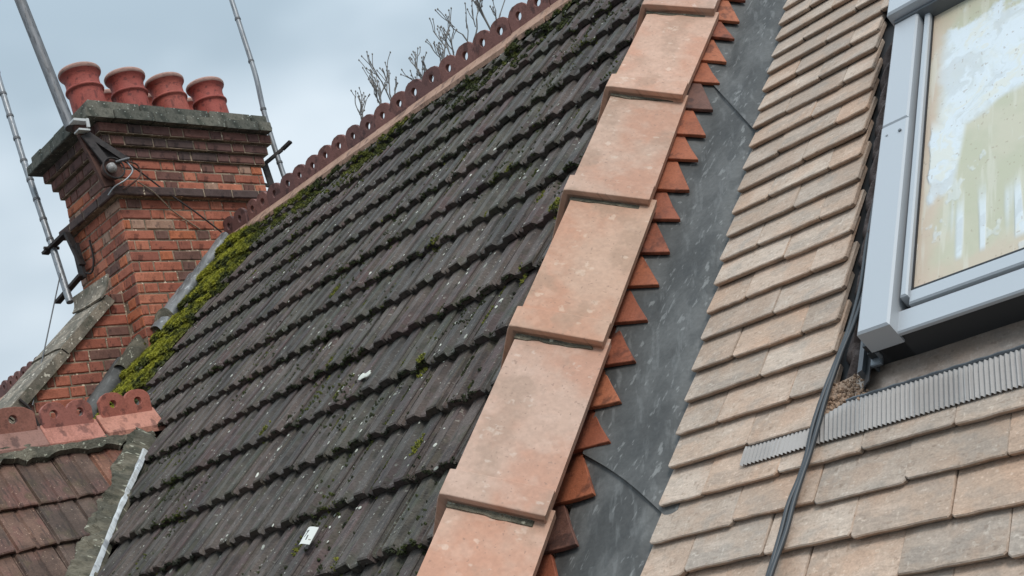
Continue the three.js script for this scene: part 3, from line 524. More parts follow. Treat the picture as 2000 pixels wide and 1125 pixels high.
{
  const g = thing('chimney_stack', 'tall red brick chimney stack with dark stepped cap at the far roof end', 'chimney'), rnd = rngOf(31);
  const X1 = -6.0, X0 = -6.68, Z1 = -3.40, Z0 = -4.53;
  const yBand = 2.613, yBandT = 2.676;
  mesh('core', join([box(X0, X1 - 0.004, CY + 1.0, CY + yBand + 0.01, Z0, Z1 - 0.004), box(X0, X1 - 0.004, CY + yBand + 0.002, CY + 3.08, Z0, Z1 - 0.004)].slice(0, 1).concat([box(X0 + 0.001, X1 - 0.005, CY + yBand + 0.011, CY + 3.08, Z0 + 0.001, Z1 - 0.005)])), M.mortar, g);
  const pick = (y) => { const r = rnd(); return y > 2.86 ? M.brickSoot[(rnd() * 3) | 0] : r < 0.1 ? M.brick[4] : r < 0.2 ? M.brick[5] : r < 0.32 && y > 2.6 ? M.brickSoot[1] : M.brick[[0, 1, 2, 3, 0, 6][(rnd() * 6) | 0]]; };
  function face(yLo, n, ox, mn, mx) {                       // n courses from yLo, oversailing by ox(i); right and front faces
    for (let i = 0; i < n; i++) {
      const y = yLo + (i + 0.5) * COURSE, o = ox(i), xr = X1 + o, zf = Z1 + o, odd = (i + (mn | 0)) & 1;
      for (const [a, b] of courseBricks(-zf, -(Z0 - o), odd, rnd)) { const z = -(a + b) / 2; if (y < -z - 1.768 - 0.11 && z > -4.2) continue; if (z < -4.12 && y < 2.26) continue; brick(g, cw(xr, y + (rnd() - 0.5) * 0.003, z), NZ, YU, XU, b - a - JOINT, COURSE - JOINT, 0, pick(y), rnd).position.x += 0.002 + (rnd() - 0.5) * 0.003; }
      for (const [a, b] of courseBricks(-xr, -(X0 - o), !odd, rnd)) { const x = -(a + b) / 2; if (y < 1.72 || (y < 1.98 && x < -6.2)) continue; brick(g, cw(x, y + (rnd() - 0.5) * 0.003, zf), XU, YU, ZU, b - a - JOINT, COURSE - JOINT, 0, pick(y), rnd).position.z += 0.002 + (rnd() - 0.5) * 0.003; }
      if (o > 0.004) mesh('corbel', box(X0 - o, xr - 0.004, CY + y - COURSE / 2 + 0.002, CY + y + COURSE / 2 - 0.002, Z0 - o, zf - 0.004), M.mortar, g);
    }
  }
  face(yBand - COURSE * 14, 14, () => 0, 0);
  face(yBandT, 3, () => 0, 1);
  face(yBandT + 3 * COURSE, 3, (i) => [0.022, 0.05, 0.08][i], 0);
  // string course: long dark bricks on edge
  const oB = 0.06, zb = Z1 + oB, xb = X1 + oB;
  mesh('string_course', box(X0 - oB, xb - 0.006, CY + yBand + 0.003, CY + yBandT - 0.002, Z0 - oB, zb - 0.006), M.mortar, g);
  for (let a = -zb; a < -(Z0 - oB) - 0.02; a += 0.215) { const b = Math.min(a + 0.215, -(Z0 - oB)); brick(g, cw(xb, (yBand + yBandT) / 2, -(a + b) / 2), NZ, YU, XU, b - a - 0.008, yBandT - yBand - 0.003, 0, M.brickSoot[2], rnd); }
  for (let a = -xb; a < -(X0 - oB) - 0.02; a += 0.215) { const b = Math.min(a + 0.215, -(X0 - oB)); brick(g, cw(-(a + b) / 2, (yBand + yBandT) / 2, zb), XU, YU, ZU, b - a - 0.008, yBandT - yBand - 0.003, 0, M.brickSoot[2], rnd); }
  // cap: two oversailing courses of stone slabs, mortar flaunching on top
  const yC = yBandT + 6 * COURSE + 0.002;
  for (let i = 0; i < 2; i++) {
    const o = i ? 0.10 : 0.138, y0 = yC + i * 0.066, y1 = y0 + 0.064, xr = X1 + o, zf = Z1 + o + 0.03, zb2 = Z0 - 0.07, xl = X0 - o;
    let z = zf; while (z > zb2 + 0.05) { const L = Math.min(0.16 + rnd() * 0.2, z - zb2), q = bevelAt(xr - 0.26, xr + (rnd() - 0.5) * 0.008, CY + y0 + (rnd() - 0.5) * 0.004, CY + y1 + (rnd() - 0.5) * 0.004, z - L + 0.004, z, 0.006); mesh('cap_slab', q, rnd() < 0.3 ? M.stonePale : M.stone, g); z -= L; }
    let x = xr - 0.262; while (x > xl + 0.05) { const L = Math.min(0.18 + rnd() * 0.2, x - xl), q = bevelAt(x - L + 0.004, x, CY + y0 + (rnd() - 0.5) * 0.004, CY + y1 + (rnd() - 0.5) * 0.004, zf - 0.24, zf - 0.004 + (rnd() - 0.5) * 0.008, 0.006); mesh('cap_slab', q, rnd() < 0.3 ? M.stonePale : M.stone, g); x -= L; }
    mesh('cap_core', box(xl, xr - 0.255, CY + y0 + 0.003, CY + y1 - 0.004, zb2 + 0.01, zf - 0.235), M.stone, g);
  }
  const yT = yC + 0.13;
  mesh('flaunching', sheet(16, 22, (u, v) => { const e = Math.min(u, 1 - u, v, 1 - v) * 2; return [lerp(X0 - 0.1, X1 + 0.1, u), lerp(Z1 + 0.13, Z0 - 0.06, v), 0.008 + 0.05 * step(0, 0.5, e) + 0.008 * noise3(u * 9, v * 14, 2)]; }, 0.03).rotateX(-Math.PI / 2).translate(0, CY + yT, 0).applyMatrix4(new THREE.Matrix4().makeScale(1, 1, 1)), M.mortarGrey, g);
  rebase(g, cw((X0 + X1) / 2, 1.6, (Z0 + Z1) / 2));
}
// chimney pots, four in each of two rows
{
  const prof = [[0.095, -0.04], [0.116, 0], [0.114, 0.05], [0.111, 0.17], [0.1105, 0.215], [0.122, 0.22], [0.124, 0.228], [0.121, 0.237], [0.1105, 0.242], [0.109, 0.29], [0.113, 0.315], [0.124, 0.335], [0.133, 0.345]];
  const rim = [[0.130, 0.344], [0.136, 0.352], [0.137, 0.366], [0.131, 0.377], [0.112, 0.378], [0.104, 0.366], [0.101, 0.30]];
  const bodyG = new THREE.LatheGeometry(prof.map(([r, y]) => new THREE.Vector2(r, y)), 36), rimG = new THREE.LatheGeometry(rim.map(([r, y]) => new THREE.Vector2(r, y)), 36);
  const inG = new THREE.LatheGeometry([[0.100, 0.32], [0.098, -0.02], [0.0, -0.02]].map(([r, y]) => new THREE.Vector2(r, y)), 24);
  const front = [-3.46, -3.77, -4.075, -4.385], words = ['first from the front corner', 'second from the front corner', 'third from the front corner', 'last, beside the thin right-hand mast'];
  const lean = V(0.707, 0, 0.707);
  for (const row of [0, 1]) (row ? [-3.79, -4.11, -4.43] : front).forEach((z, i) => {
    const g = thing('chimney_pot', row ? `red clay chimney pot of the rear row, seen between ${['the first two', 'the middle two', 'the last two'][i]} front pots` : `red clay chimney pot of the front row, ${words[i]}`, 'chimney pot', 'world', 'chimney pots on the brick stack');
    g.position.copy(cw(row ? -6.53 : -6.2, 3.235, z)); g.quaternion.setFromAxisAngle(lean, 0.075 + [0.012, -0.01, 0.014, -0.016][i]); g.rotateY(i * 1.3 + row); if (row) g.scale.set(0.95, 1.02, 0.95);
    mesh('pot_body', bodyG, M.pot[(i + row) % 3], g); mesh('rim', rimG, M.potRim, g); mesh('flue', inG, M.iron, g);
  });
}
// parapet wall with stone coping running down from the stack
{
  const g = thing('parapet_wall', 'raking brick parapet with stone coping slabs in front of the chimney', 'wall'), rnd = rngOf(45), XF = -6.18;
  const nAt = (y, z) => (y + z) * R2 + 1.25, topN = (s) => lerp(0.345, 0.31, (s - 2.8) / 1.0);
  // core
  const P = (s, n) => { const q = rp(0, s, n); return [-q.z, q.y]; };
  const core = new THREE.ExtrudeGeometry(shapeOf([P(0.9, -0.2), P(0.9, topN(0.9)), P(3.95, topN(3.95)), P(3.95, -0.2)]), { depth: 0.29, bevelEnabled: false }); core.rotateY(Math.PI / 2); core.translate(XF - 0.29 - 0.004, 0, 0);
  mesh('core', boxUV(plainGeo(core)), M.mortar, g);
  for (let i = 0; i < 17; i++) {
    const y = 2.613 - COURSE * (8.5 + i), zLo = -1.768 - y - 0.10, zHi = (0.33 - 1.25) / R2 - y + 0.0, a0 = -Math.min(zHi, -1.9), a1 = -Math.max(zLo, -3.396); if (a1 - a0 < 0.05 || y < 0.75) continue;
    for (const [a, b] of courseBricks(a0, a1, i & 1, rnd)) brick(g, cw(XF + 0.002, y, -(a + b) / 2), NZ, YU, XU, b - a - JOINT, COURSE - JOINT, 0, rnd() < 0.15 ? M.brick[4] : rnd() < 0.12 ? M.brick[5] : M.brick[[1, 3, 0, 1][(rnd() * 4) | 0]], rnd);
  }
  const cuts = [1.2, 1.7, 2.26, 2.745, 3.27, 3.74];
  for (let i = 0; i < cuts.length - 1; i++) {
    const q = sheet(8, 4, (u, v) => { const s = lerp(cuts[i] + 0.004, cuts[i + 1] + 0.012, v), x = lerp(XF - 0.33, XF + 0.035, u); return [x, s, topN(s) + 0.062 + lerp(0.028, 0, u) + (1 - v) * 0.010 - 0.006 * step(0.94, 1, u) - 0.006 * step(0.06, 0, u) + 0.003 * (noise3(x * 18, s * 12, i) - 0.5)]; }, 0.062, (p) => [p[0] + i * 0.7, p[1]]);
    const m = mesh('coping_stone', boxUV(q, i * 0.7, i * 0.3), M.coping, g); m.rotation.x = -Math.PI / 4; m.position.copy(ROOF_O);
  }
  // dressed kneeler of lead over the top end
  const q = sheet(10, 8, (u, v) => { const x = lerp(XF - 0.31, XF + 0.05, u), s = lerp(3.70 - 0.02 * Math.sin(u * 3.1), 3.86 - 0.07 * (1 - u), v); return [x, s, topN(s) + 0.078 + lerp(0.028, 0, u) + 0.05 * v * v * 1.2]; }, 0.012);
  const kn = mesh('lead_cap', q, M.coping, g); kn.rotation.x = -Math.PI / 4; kn.position.copy(ROOF_O);
  mesh('downlead', tube([rp(-6.135, 2.87, 0.40), rp(-6.13, 2.86, 0.33), rp(-6.14, 2.80, 0.2), rp(-6.15, 2.74, 0.02)], 0.008, 6), M.iron, g);
  rebase(g, rp(-6.32, 2.4, 0));
}
// lead and mortar weathering where the dark roof meets the brickwork
{
  const g = thing('abutment_flashing', 'pale grey lead roll dressed along the chimney foot beside bright moss', 'flashing', 'roof');
  const pieces = [[-5.985, 4.56, 4.12, 0.06, 0.03, M.leadPale], [-5.985, 4.15, 3.66, 0.078, 0.042, M.leadPale], [-6.12, 3.80, 3.38, 0.085, 0.065, M.mortarGrey], [-6.165, 3.46, 3.04, 0.075, 0.06, M.lead], [-6.165, 3.08, 2.55, 0.07, 0.05, M.lead]];
  pieces.forEach(([x, a, b, w, hh, mat], i) => {
    const x2 = i === 2 ? -5.985 : x;
    const q = sheet(10, 26, (u, v) => { const s = lerp(a, b, v), xx = lerp(x2, x, step(0, 0.5, v)), an = u * Math.PI * 0.58, wob = 0.008 * (noise3(s * 7, i, 4) - 0.5); return [xx - 0.012 + w * Math.sin(an) * (1 + wob), s + 0.01 * Math.sin(u * 5), -0.012 + (hh + 0.03 + wob) * (0.25 + 0.75 * Math.cos(an)) + 0.006 * noise3(s * 30, u * 6, i) + 0.004 * (i % 2)]; }, 0.004, (p) => [p[0] * 1.4, p[1]]);
    // the grid runs down the slope, so turn the winding over
    const ix = q.index; if (!ix) { const p = q.attributes.position; for (let k = 0; k < p.count; k += 3) for (const at of Object.values(q.attributes)) { const sz = at.itemSize; for (let c = 0; c < sz; c++) { const t = at.array[(k + 1) * sz + c]; at.array[(k + 1) * sz + c] = at.array[(k + 2) * sz + c]; at.array[(k + 2) * sz + c] = t; } } const nn = q.attributes.normal; for (let k = 0; k < nn.array.length; k++) nn.array[k] *= -1; }
    mesh('lead_piece', q, mat, g);
  });
  rebase(g, V(-6.05, 3.4, 0));
}

// ------------------------------------------------------------------ front gable on the left
{
  const g = thing('gable_roof', 'small gable roof of reddish brown ribbed tiles at the lower left', 'roof'), rnd = rngOf(51);
  const A = 54 * Math.PI / 180, GX = -4.93, GY = 0.985;
  const up = V(-Math.cos(A), Math.sin(A), 0), nrm = V(Math.sin(A), Math.cos(A), 0), basis = new THREE.Matrix4().makeBasis(NZ, up, nrm), qq = new THREE.Quaternion().setFromRotationMatrix(basis);
  const gp = (a, d, n) => cw(GX, GY, -a).addScaledVector(up, -d).addScaledVector(nrm, n);      // a = distance from the eye plane into the roof, d down the slope
  const body = new THREE.ExtrudeGeometry(shapeOf([[GX, GY - 0.05 / Math.cos(A)], [GX - 1.3, GY - 0.05 / Math.cos(A) - 1.3 * Math.tan(A)], [GX + 1.3, GY - 0.05 / Math.cos(A) - 1.3 * Math.tan(A)]]), { depth: 2.6, bevelEnabled: false }); body.translate(0, CY, -3.3);
  mesh('roof_body', boxUV(plainGeo(body)), M.houseWall, g);
  mesh('wall', box(GX - 1.2, GX + 1.2, 0, CY + GY - 1.86, -3.3, -0.75), M.houseWall, g);
  const prof = [[0, -0.003], [0.004, -0.011], [0.010, -0.011], [0.015, 0], [0.055, 0.001], [0.08, 0.0], [0.086, -0.006], [0.092, -0.006], [0.098, 0], [0.14, 0.001], [0.163, 0], [0.166, -0.003]];
  const geos = [...Array(5)].map((_, i) => ribTile(0, 0.165, 0.30, 0.02 / 0.237, prof, 0.018, 1300 + i, 0.008));
  for (let r = 0; r < 6; r++) for (let k = 0; k < 14; k++) {
    const d = 0.195 + 0.237 * r, a = 0.78 + 0.166 * k - 0.09 - r * 0.012; const lim = 2.50 - (d - 0.2) * 0.62; if (a > lim + 0.05) continue; if (d < 0.25 && r === 0) continue;
    const m = mesh('tile', geos[(rnd() * 5) | 0], r === 1 && rnd() < 0.6 ? M.gable[3] : M.gable[(rnd() * 3) | 0], g); m.quaternion.copy(qq); m.position.copy(gp(a, d + (rnd() - 0.5) * 0.012, (rnd() - 0.5) * 0.004)); m.rotateZ((rnd() - 0.5) * 0.03); m.rotateY((rnd() - 0.5) * 0.02);
  }
  // crested ridge tiles
  const sp = [[2.455, 2.745, [0.085, 0.215], 0.130, 0], [2.185, 2.445, [0.068, 0.188], 0.120, 1], [1.955, 2.178, [0.11], 0.205, 2], [1.66, 1.95, [0.075, 0.205], 0.138, 1], [1.37, 1.655, [0.075, 0.205], 0.138, 0], [1.08, 1.365, [0.075, 0.205], 0.138, 1], [0.79, 1.075, [0.075, 0.205], 0.138, 2]];
  sp.forEach(([a0, a1, holes, w, mi], i) => {
    const wing = mesh('ridge_tile', wingGeo(a1 - a0, 0.125, 0.018, i + 40, A), M.wingRed[mi], g); wing.rotation.y = Math.PI / 2; wing.position.copy(cw(GX, GY + 0.024 + (i === 0 ? 0.018 : 0) + (rnd() - 0.5) * 0.006, -a0)); wing.rotateZ((rnd() - 0.5) * 0.03 + (i === 0 ? 0.03 : 0));
    const fin = mesh('crest', crestFin(holes, w, 0.105, 0.020, 0.028, 820 + i), M.crestRed[mi], wing); fin.position.set(0, -0.004, 0);
  });
  // bedding mortar under the ridge, mortar and pale strip in the valley
  const bed = sheet(60, 5, (u, v) => { const a = lerp(0.8, 2.68, u), d = lerp(0.135 + 0.045 * noise3(a * 11, 1, 1) * noise3(a * 31, 2, 1) * 1.6, 0.09, v); return [a, -d, 0.006 + 0.022 * fbm3(a * 24, v * 4, 5, 3, 2) - 0.008 * (1 - v)]; }, 0.03);
  const bm = mesh('ridge_mortar', bed, M.mortarGrey, g); bm.quaternion.copy(qq); bm.position.copy(cw(GX, GY, 0));
  const vs = (t) => { const s = lerp(2.50, 1.0, t); return [valleyX(s), s]; };
  const val = sheet(16, 170, (u, v) => { const [x, s] = vs(1 - v), jag = 0.11 * (fbm3(s * 9, 7, 2, 4, 4) - 0.5), xx = lerp(x - 0.075 + jag * 1.6, x + 0.010 + jag * 0.3, u), lump = fbm3(xx * 34, s * 24, 3, 4, 5); return [xx, s + (1 - u) * 0.02, lerp(0.078, 0.0, u) + 0.012 * Math.sin(Math.PI * u) + 0.085 * (lump - 0.45) * Math.sin(Math.PI * Math.min(1, u + 0.1))]; }, 0.03, null, 0.9);
  const vm = mesh('valley_mortar', val, M.mortarGrey, g); vm.rotation.x = -Math.PI / 4; vm.position.copy(ROOF_O);
  const wh = sheet(5, 150, (u, v) => { const s = lerp(1.0, 2.38, v), x = valleyX(s), w = 0.027 * clamp(fbm3(s * 7, 3, 9, 3, 2) * 2.6 - 0.75, 0.03, 1); return [x + 0.008 + (u - 0.35) * w + 0.022 * (fbm3(s * 13, 1, 1, 3, 8) - 0.5), s, 0.009 + 0.003 * Math.sin(u * Math.PI) + 0.007 * fbm3(s * 18, u * 3, 1, 2, 3)]; }, 0.02, null, 0.9);
  const wm = mesh('valley_strip', wh, M.whiteMortar, g); wm.rotation.x = -Math.PI / 4; wm.position.copy(ROOF_O);
  rebase(g, cw(GX, 0, -1.9));
}

// ------------------------------------------------------------------ aerial masts, bracket and wires on the stack
{
  // left mast, lashed to the front of the stack
  let g = thing('aerial_mast', 'thin jointed steel mast left of the chimney, clamped below the dark band', 'mast');
  const L = [cw(-7.095, 4.03, -3.3), cw(-6.949, 3.303, -3.3), cw(-6.766, 2.554, -3.3), cw(-6.64, 2.15, -3.28)];
  mesh('pole', join([rod(L[0], L[1], 0.021, 0.020), rod(L[1], L[2], 0.0215), rod(L[2], L[3], 0.024)]), M.steel, g);
  for (let i = 0; i < 9; i++) { const t = i / 8.5, p = t < 0.45 ? L[0].clone().lerp(L[1], t / 0.45) : L[1].clone().lerp(L[2], (t - 0.45) / 0.55), d = L[1].clone().sub(L[2]).normalize(); mesh('collar', rod(p, p.clone().addScaledVector(d, 0.018), 0.0245), M.steelDull, g); }
  mesh('bracket', join([bar(cw(-6.84, 2.56, -3.27), cw(-6.60, 2.62, -3.33), 0.05, 0.018), bar(cw(-6.60, 2.62, -3.33), cw(-6.52, 2.36, -3.35), 0.05, 0.02), rod(cw(-6.77, 2.575, -3.24), cw(-6.77, 2.575, -3.34), 0.012)]), M.iron, g);
  mesh('bracket', join([bar(cw(-6.80, 2.20, -3.27), cw(-6.54, 2.30, -3.34), 0.045, 0.018), bar(cw(-6.56, 2.52, -3.35), cw(-6.56, 2.28, -3.36), 0.07, 0.02)]), M.iron, g);
  rebase(g, L[3].clone());
  g = thing('guy_wire', 'thin wire hanging from the left mast clamp towards the parapet', 'wire'); mesh('strand', rod(cw(-6.14, 1.385, -2.70), cw(-6.674, 2.36, -3.27), 0.0042, 0.0042, 6), M.steelDull, g); rebase(g, cw(-6.14, 1.385, -2.70));
  // thick mast at the near corner
  g = thing('aerial_mast', 'thick grey mast rising from the chimney cap corner out of frame', 'mast');
  const a = cw(-5.965, 3.09, -3.16), b = cw(-6.36, 4.32, -3.18);
  mesh('pole', rod(a.clone().lerp(b, -0.03), b, 0.034, 0.036, 14), M.steelDull, g); mesh('clamp', join([bevelAt(-5.96, -5.86, CY + 3.062, CY + 3.078, -3.235, -3.14, 0.003), bevelAt(-5.868, -5.852, CY + 3.02, CY + 3.078, -3.235, -3.215, 0.003), bevelAt(-5.93, -5.86, CY + 3.0, CY + 3.012, -3.235, -3.16, 0.003)]), M.whiteEnamel, g);
  rebase(g, a.clone());
  // right mast, slightly kinked
  g = thing('aerial_mast', 'thin kinked pale mast right of the chimney above the ridge', 'mast');
  const K = [cw(-6.12, 4.46, -4.7), cw(-6.07, 3.98, -4.7), cw(-6.037, 3.627, -4.7), cw(-6.044, 3.36, -4.7), cw(-6.017, 3.0, -4.7), cw(-5.965, 2.6, -4.7)];
  mesh('pole', tube(K, 0.019, 10, 40), M.steel, g); for (const y of [4.12, 3.75, 3.36, 3.2, 2.92]) { const t = K.findIndex((p, i) => i < 5 && y + CY <= p.y && y + CY >= K[i + 1].y), p = K[t].clone().lerp(K[t + 1], (K[t].y - y - CY) / (K[t].y - K[t + 1].y)), d = K[t].clone().sub(K[t + 1]).normalize(); mesh('collar', rod(p, p.clone().addScaledVector(d, 0.016), 0.0225), M.steelDull, g); }
  mesh('bracket', join([bar(cw(-6.10, 2.93, -4.60), cw(-5.98, 3.02, -4.73), 0.03, 0.02), bar(cw(-5.98, 3.02, -4.73), cw(-5.90, 3.05, -4.76), 0.03, 0.02), bar(cw(-6.08, 2.96, -4.62), cw(-6.05, 2.72, -4.62), 0.05, 0.015), bar(cw(-6.10, 2.80, -4.56), cw(-5.99, 2.70, -4.70), 0.03, 0.02)]), M.iron, g);
  rebase(g, K[5].clone());
  // corner bracket with insulator
  g = thing('aerial_bracket', 'dark iron V-bracket with a ribbed insulator on the chimney corner', 'bracket');
  mesh('strap', join([bar(cw(-5.93, 3.07, -3.20), cw(-5.93, 2.66, -3.32), 0.075, 0.03, XU)]), M.rust, g);
  mesh('arm', bar(cw(-5.90, 3.0, -3.22), cw(-5.875, 2.82, -3.44), 0.04, 0.014, XU), M.iron, g);
  mesh('arm', bar(cw(-5.90, 2.99, -3.21), cw(-5.875, 2.80, -3.30), 0.05, 0.012, XU), M.iron, g);
  mesh('gusset', (() => { const s = new THREE.ExtrudeGeometry(shapeOf([[3.24, 2.97], [3.42, 2.83], [3.38, 2.74], [3.29, 2.76]]), { depth: 0.012, bevelEnabled: false }); s.rotateY(Math.PI / 2); s.translate(-5.915, CY, 0); return boxUV(plainGeo(s)); })(), M.iron, g);
  const ring = new THREE.TorusGeometry(0.068, 0.006, 8, 26); ring.rotateY(Math.PI / 2); ring.translate(-5.86, CY + 2.755, -3.335); mesh('clamp_ring', ring, M.iron, g);
  mesh('clamp_plate', rod(cw(-5.90, 2.755, -3.335), cw(-5.875, 2.755, -3.335), 0.066, 0.066, 20), M.rust, g);
  const ins = new THREE.LatheGeometry([[0, 0.075], [0.022, 0.07], [0.034, 0.055], [0.037, 0.042], [0.029, 0.037], [0.036, 0.03], [0.038, 0.02], [0.03, 0.012], [0.02, 0]].map(([r, y]) => new THREE.Vector2(r, y)), 18); ins.scale(0.8, 0.9, 0.8); ins.rotateZ(-2.5); ins.translate(-5.868, CY + 2.775, -3.315); mesh('insulator', ins, M.porcelain, g);
  mesh('bolt', rod(cw(-5.87, 2.80, -3.36), cw(-5.84, 2.815, -3.44), 0.010), M.steelDull, g);
  rebase(g, cw(-5.93, 2.69, -3.32));
  // slack cables
  const wires = [['dark cable sagging from the corner bracket down to the crested ridge', [[-5.86, 2.81, -3.40], [-5.90, 2.80, -3.47], [-5.955, 2.765, -3.58], [-5.95, 2.64, -3.72], [-5.95, 2.50, -3.9], [-5.96, 2.37, -4.06]], 0.0055, M.iron],
    ['pale cable slanting over the dark band on the chimney side', [[-5.935, 2.70, -3.52], [-5.93, 2.64, -3.60], [-5.985, 2.52, -3.76], [-5.985, 2.40, -3.92]], 0.0045, M.mortar],
    ['pale cable looped below the insulator on the chimney corner', [[-5.86, 2.80, -3.43], [-5.85, 2.74, -3.45], [-5.86, 2.68, -3.40], [-5.89, 2.64, -3.33], [-5.93, 2.60, -3.30]], 0.006, M.steel],
    ['brown cable looped beside the corner bracket above the dark band', [[-5.87, 2.81, -3.44], [-5.90, 2.80, -3.52], [-5.90, 2.74, -3.53], [-5.90, 2.68, -3.47], [-5.92, 2.64, -3.40]], 0.006, M.rust],
    ['dark cable hooked against the chimney front near the left mast', [[-6.57, 2.33, -3.36], [-6.47, 2.29, -3.375], [-6.43, 2.36, -3.385], [-6.43, 2.50, -3.385]], 0.007, M.iron]];
  for (const [label, pts, r, mat] of wires) { const w = thing('cable', label, 'cable'); mesh('strand', tube(pts.map((p) => cw(...p)), r, 6, 28), mat, w); rebase(w, cw(...pts[pts.length - 1])); }
}

// ------------------------------------------------------------------ moss, lichen, litter on the dark roof
{
  const rnd = rngOf(88), tuft = (() => { const pos = [], uv = [], idx = [], r2 = rngOf(4); for (let i = 0; i < 11; i++) { const a = r2() * 6.283, l = 0.5 + r2() * 0.6, tl = 0.25 + r2() * 0.85, w = 0.16 + r2() * 0.12, bx = (r2() - 0.5) * 0.9, by = (r2() - 0.5) * 0.9, dx = Math.cos(a), dy = Math.sin(a), o = pos.length / 3; pos.push(bx - dy * w, by + dx * w, 0, bx + dy * w, by - dx * w, 0, bx + dx * l * tl, by + dy * l * tl, l); uv.push(0, 0, 1, 0, 0.5, 1); idx.push(o, o + 1, o + 2); } return soup(pos, uv, idx, 0.1); })();
  const cushion = (() => { const g = new THREE.IcosahedronGeometry(1, 2), p = g.attributes.position; for (let i = 0; i < p.count; i++) { const v = V(p.getX(i), p.getY(i), p.getZ(i)), k = 0.72 + 0.5 * noise3(v.x * 2.3 + 5, v.y * 2.3 + 5, v.z * 2.3 + 5, 6); p.setXYZ(i, v.x * k, v.y * k, v.z * k * 0.8); } return toCreasedNormals(g, 1.2); })();
  const spots = [];                                         // [x, s, n, size, brightness 0..1]
  const surfN = (x, s) => { const t = ((s - 1.3) / GAUGE) % 1, f = (t + 1) % 1, u = ((((x + 2.145) / PITCH) % 1) + 1) % 1 * PITCH; let h = 0; for (let i = 1; i < PROF.length; i++) if (u <= PROF[i][0]) { const a = PROF[i - 1], b = PROF[i]; h = lerp(a[1], b[1], (u - a[0]) / (b[0] - a[0])); break; } return -0.002 + h - f * 0.031; };
  const inGable = (x, s) => s < 2.5 && x < valleyX(s) + 0.05;
  // thick bright bank along the brick abutment
  for (let i = 0; i < 44000; i++) { const s = 2.55 + rnd() * 2.0, xw = s > 3.76 ? -5.99 : -6.16, d = rnd() * 0.62, x = xw + 0.04 + d; const reach = 0.66 * (0.5 + 1.0 * fbm3(s * 4, x * 2, 2, 3, 5)) * step(4.7, 4.2, s + 0.0) + 0.12; const p = 1 - step(reach * 0.45, reach, d); if (rnd() > p || inGable(x, s)) continue; const cl = fbm3(x * 16, s * 16, 1, 3, 12); if (cl < 0.36) continue; spots.push([x, s, surfN(x, s) + 0.012 * p + 0.02 * (cl - 0.36) * p, 0.008 + rnd() * 0.011, clamp(0.32 + 0.85 * p * step(0.38, 0.6, cl) + 0.25 * (rnd() - 0.5))]); }
  // along the ridge
  for (let i = 0; i < 16000; i++) { const x = -5.9 + rnd() * 3.9, d = rnd() * rnd() * 0.45, s = 4.49 - d; const cl = fbm3(x * 3.2, s * 4, 3, 3, 22), c2 = fbm3(x * 17, s * 17, 3, 2, 29), c3 = fbm3(x * 1.1, 1, 4, 2, 23); if (cl < 0.42 + d * 0.5 || c2 < 0.46 || noise3(x * 46, s * 7, 2, 77) < 0.4) continue; spots.push([x, s, surfN(x, s) + 0.004, 0.006 + rnd() * 0.009, clamp(0.75 * step(0.40, 0.60, cl) * (1 - d) * (0.2 + c3) + 0.25 * (rnd() - 0.5))]); }
  // in the troughs and along the lower edges of the tiles
  for (let i = 0; i < 60000; i++) {
    const x = -6.1 + rnd() * 4.04, k = Math.floor(rnd() * 14) - 1, edge = rnd() < 0.55, s = 1.3 + GAUGE * k + (edge ? -0.004 + rnd() * 0.016 : rnd() * GAUGE); if (inGable(x, s) || s > 4.5) continue;
    const cl = fbm3(x * 5.5, s * 3.2, 9, 3, 52), fine = noise3(x * 40, s * 22, 5, 8), up = 0.05 * step(2.2, 4.2, s), u = ((((x + 2.145) / PITCH) % 1) + 1) % 1 * PITCH, trough = u < 0.04 || (u > 0.095 && u < 0.135);
    if (edge) { if (cl + up < 0.465 || fine < 0.42) continue; } else if (cl + up + (trough ? 0.06 : 0) < 0.605 || fine < 0.5) continue;
    spots.push([x, s, surfN(x, Math.max(s, 1.3 + GAUGE * k + 0.001)) - (edge ? 0.004 + rnd() * 0.010 : 0), (edge ? 0.0025 : 0.003) + rnd() * 0.0045, clamp((cl + up - 0.50) * 1.3 + 0.22 * (rnd() - 0.55))]);
  }
  // a few brighter tufts
  for (const [x, s, n] of [[-2.36, 1.68, 40], [-2.15, 2.60, 60], [-2.10, 2.66, 50], [-2.2, 2.30, 40], [-2.55, 2.06, 40], [-3.25, 2.35, 60], [-3.5, 2.1, 30], [-2.8, 1.46, 40], [-2.5, 1.30, 60], [-2.30, 2.75, 40], [-2.9, 2.85, 50], [-3.6, 2.9, 50], [-2.12, 3.3, 50], [-2.6, 3.1, 50]]) for (let i = 0; i < n; i++) { const a = rnd() * 6.283, r = rnd() * 0.03; spots.push([x + Math.cos(a) * r * 0.6, s + Math.sin(a) * r * 1.6, surfN(x + Math.cos(a) * r * 0.6, s + Math.sin(a) * r * 1.6) + 0.002, 0.003 + rnd() * 0.005, 0.3 + rnd() * 0.5]); }
  for (let i = 0; i < 1500; i++) {                           // runs of moss lying in the troughs
    const k = rnd() < 0.5 ? 0.036 + rnd() * 0.008 : 0.097 + rnd() * 0.034, x0 = -2.145 - PITCH * Math.floor(rnd() * 21) + k, s0 = 1.0 + rnd() * 3.4; if (inGable(x0, s0) || fbm3(x0 * 2.3, s0 * 2.3, 1, 2, 66) < 0.44) continue;
    const len = 0.02 + rnd() * rnd() * 0.13, br = 0.12 + rnd() * rnd() * 0.6, n = Math.ceil(len / 0.0022); for (let j = 0; j < n; j++) { const s = s0 + (j / n) * len, x = x0 + (rnd() - 0.5) * 0.007; if (Math.floor((s - 1.3) / GAUGE) !== Math.floor((s0 - 1.3) / GAUGE)) break; spots.push([x, s, surfN(x, s) - 0.001, 0.0022 + rnd() * 0.0035, clamp(br + 0.3 * (rnd() - 0.5))]); }
  }
  const mossMat = S({ color: C(1, 1, 1), roughness: 1, side: THREE.DoubleSide });
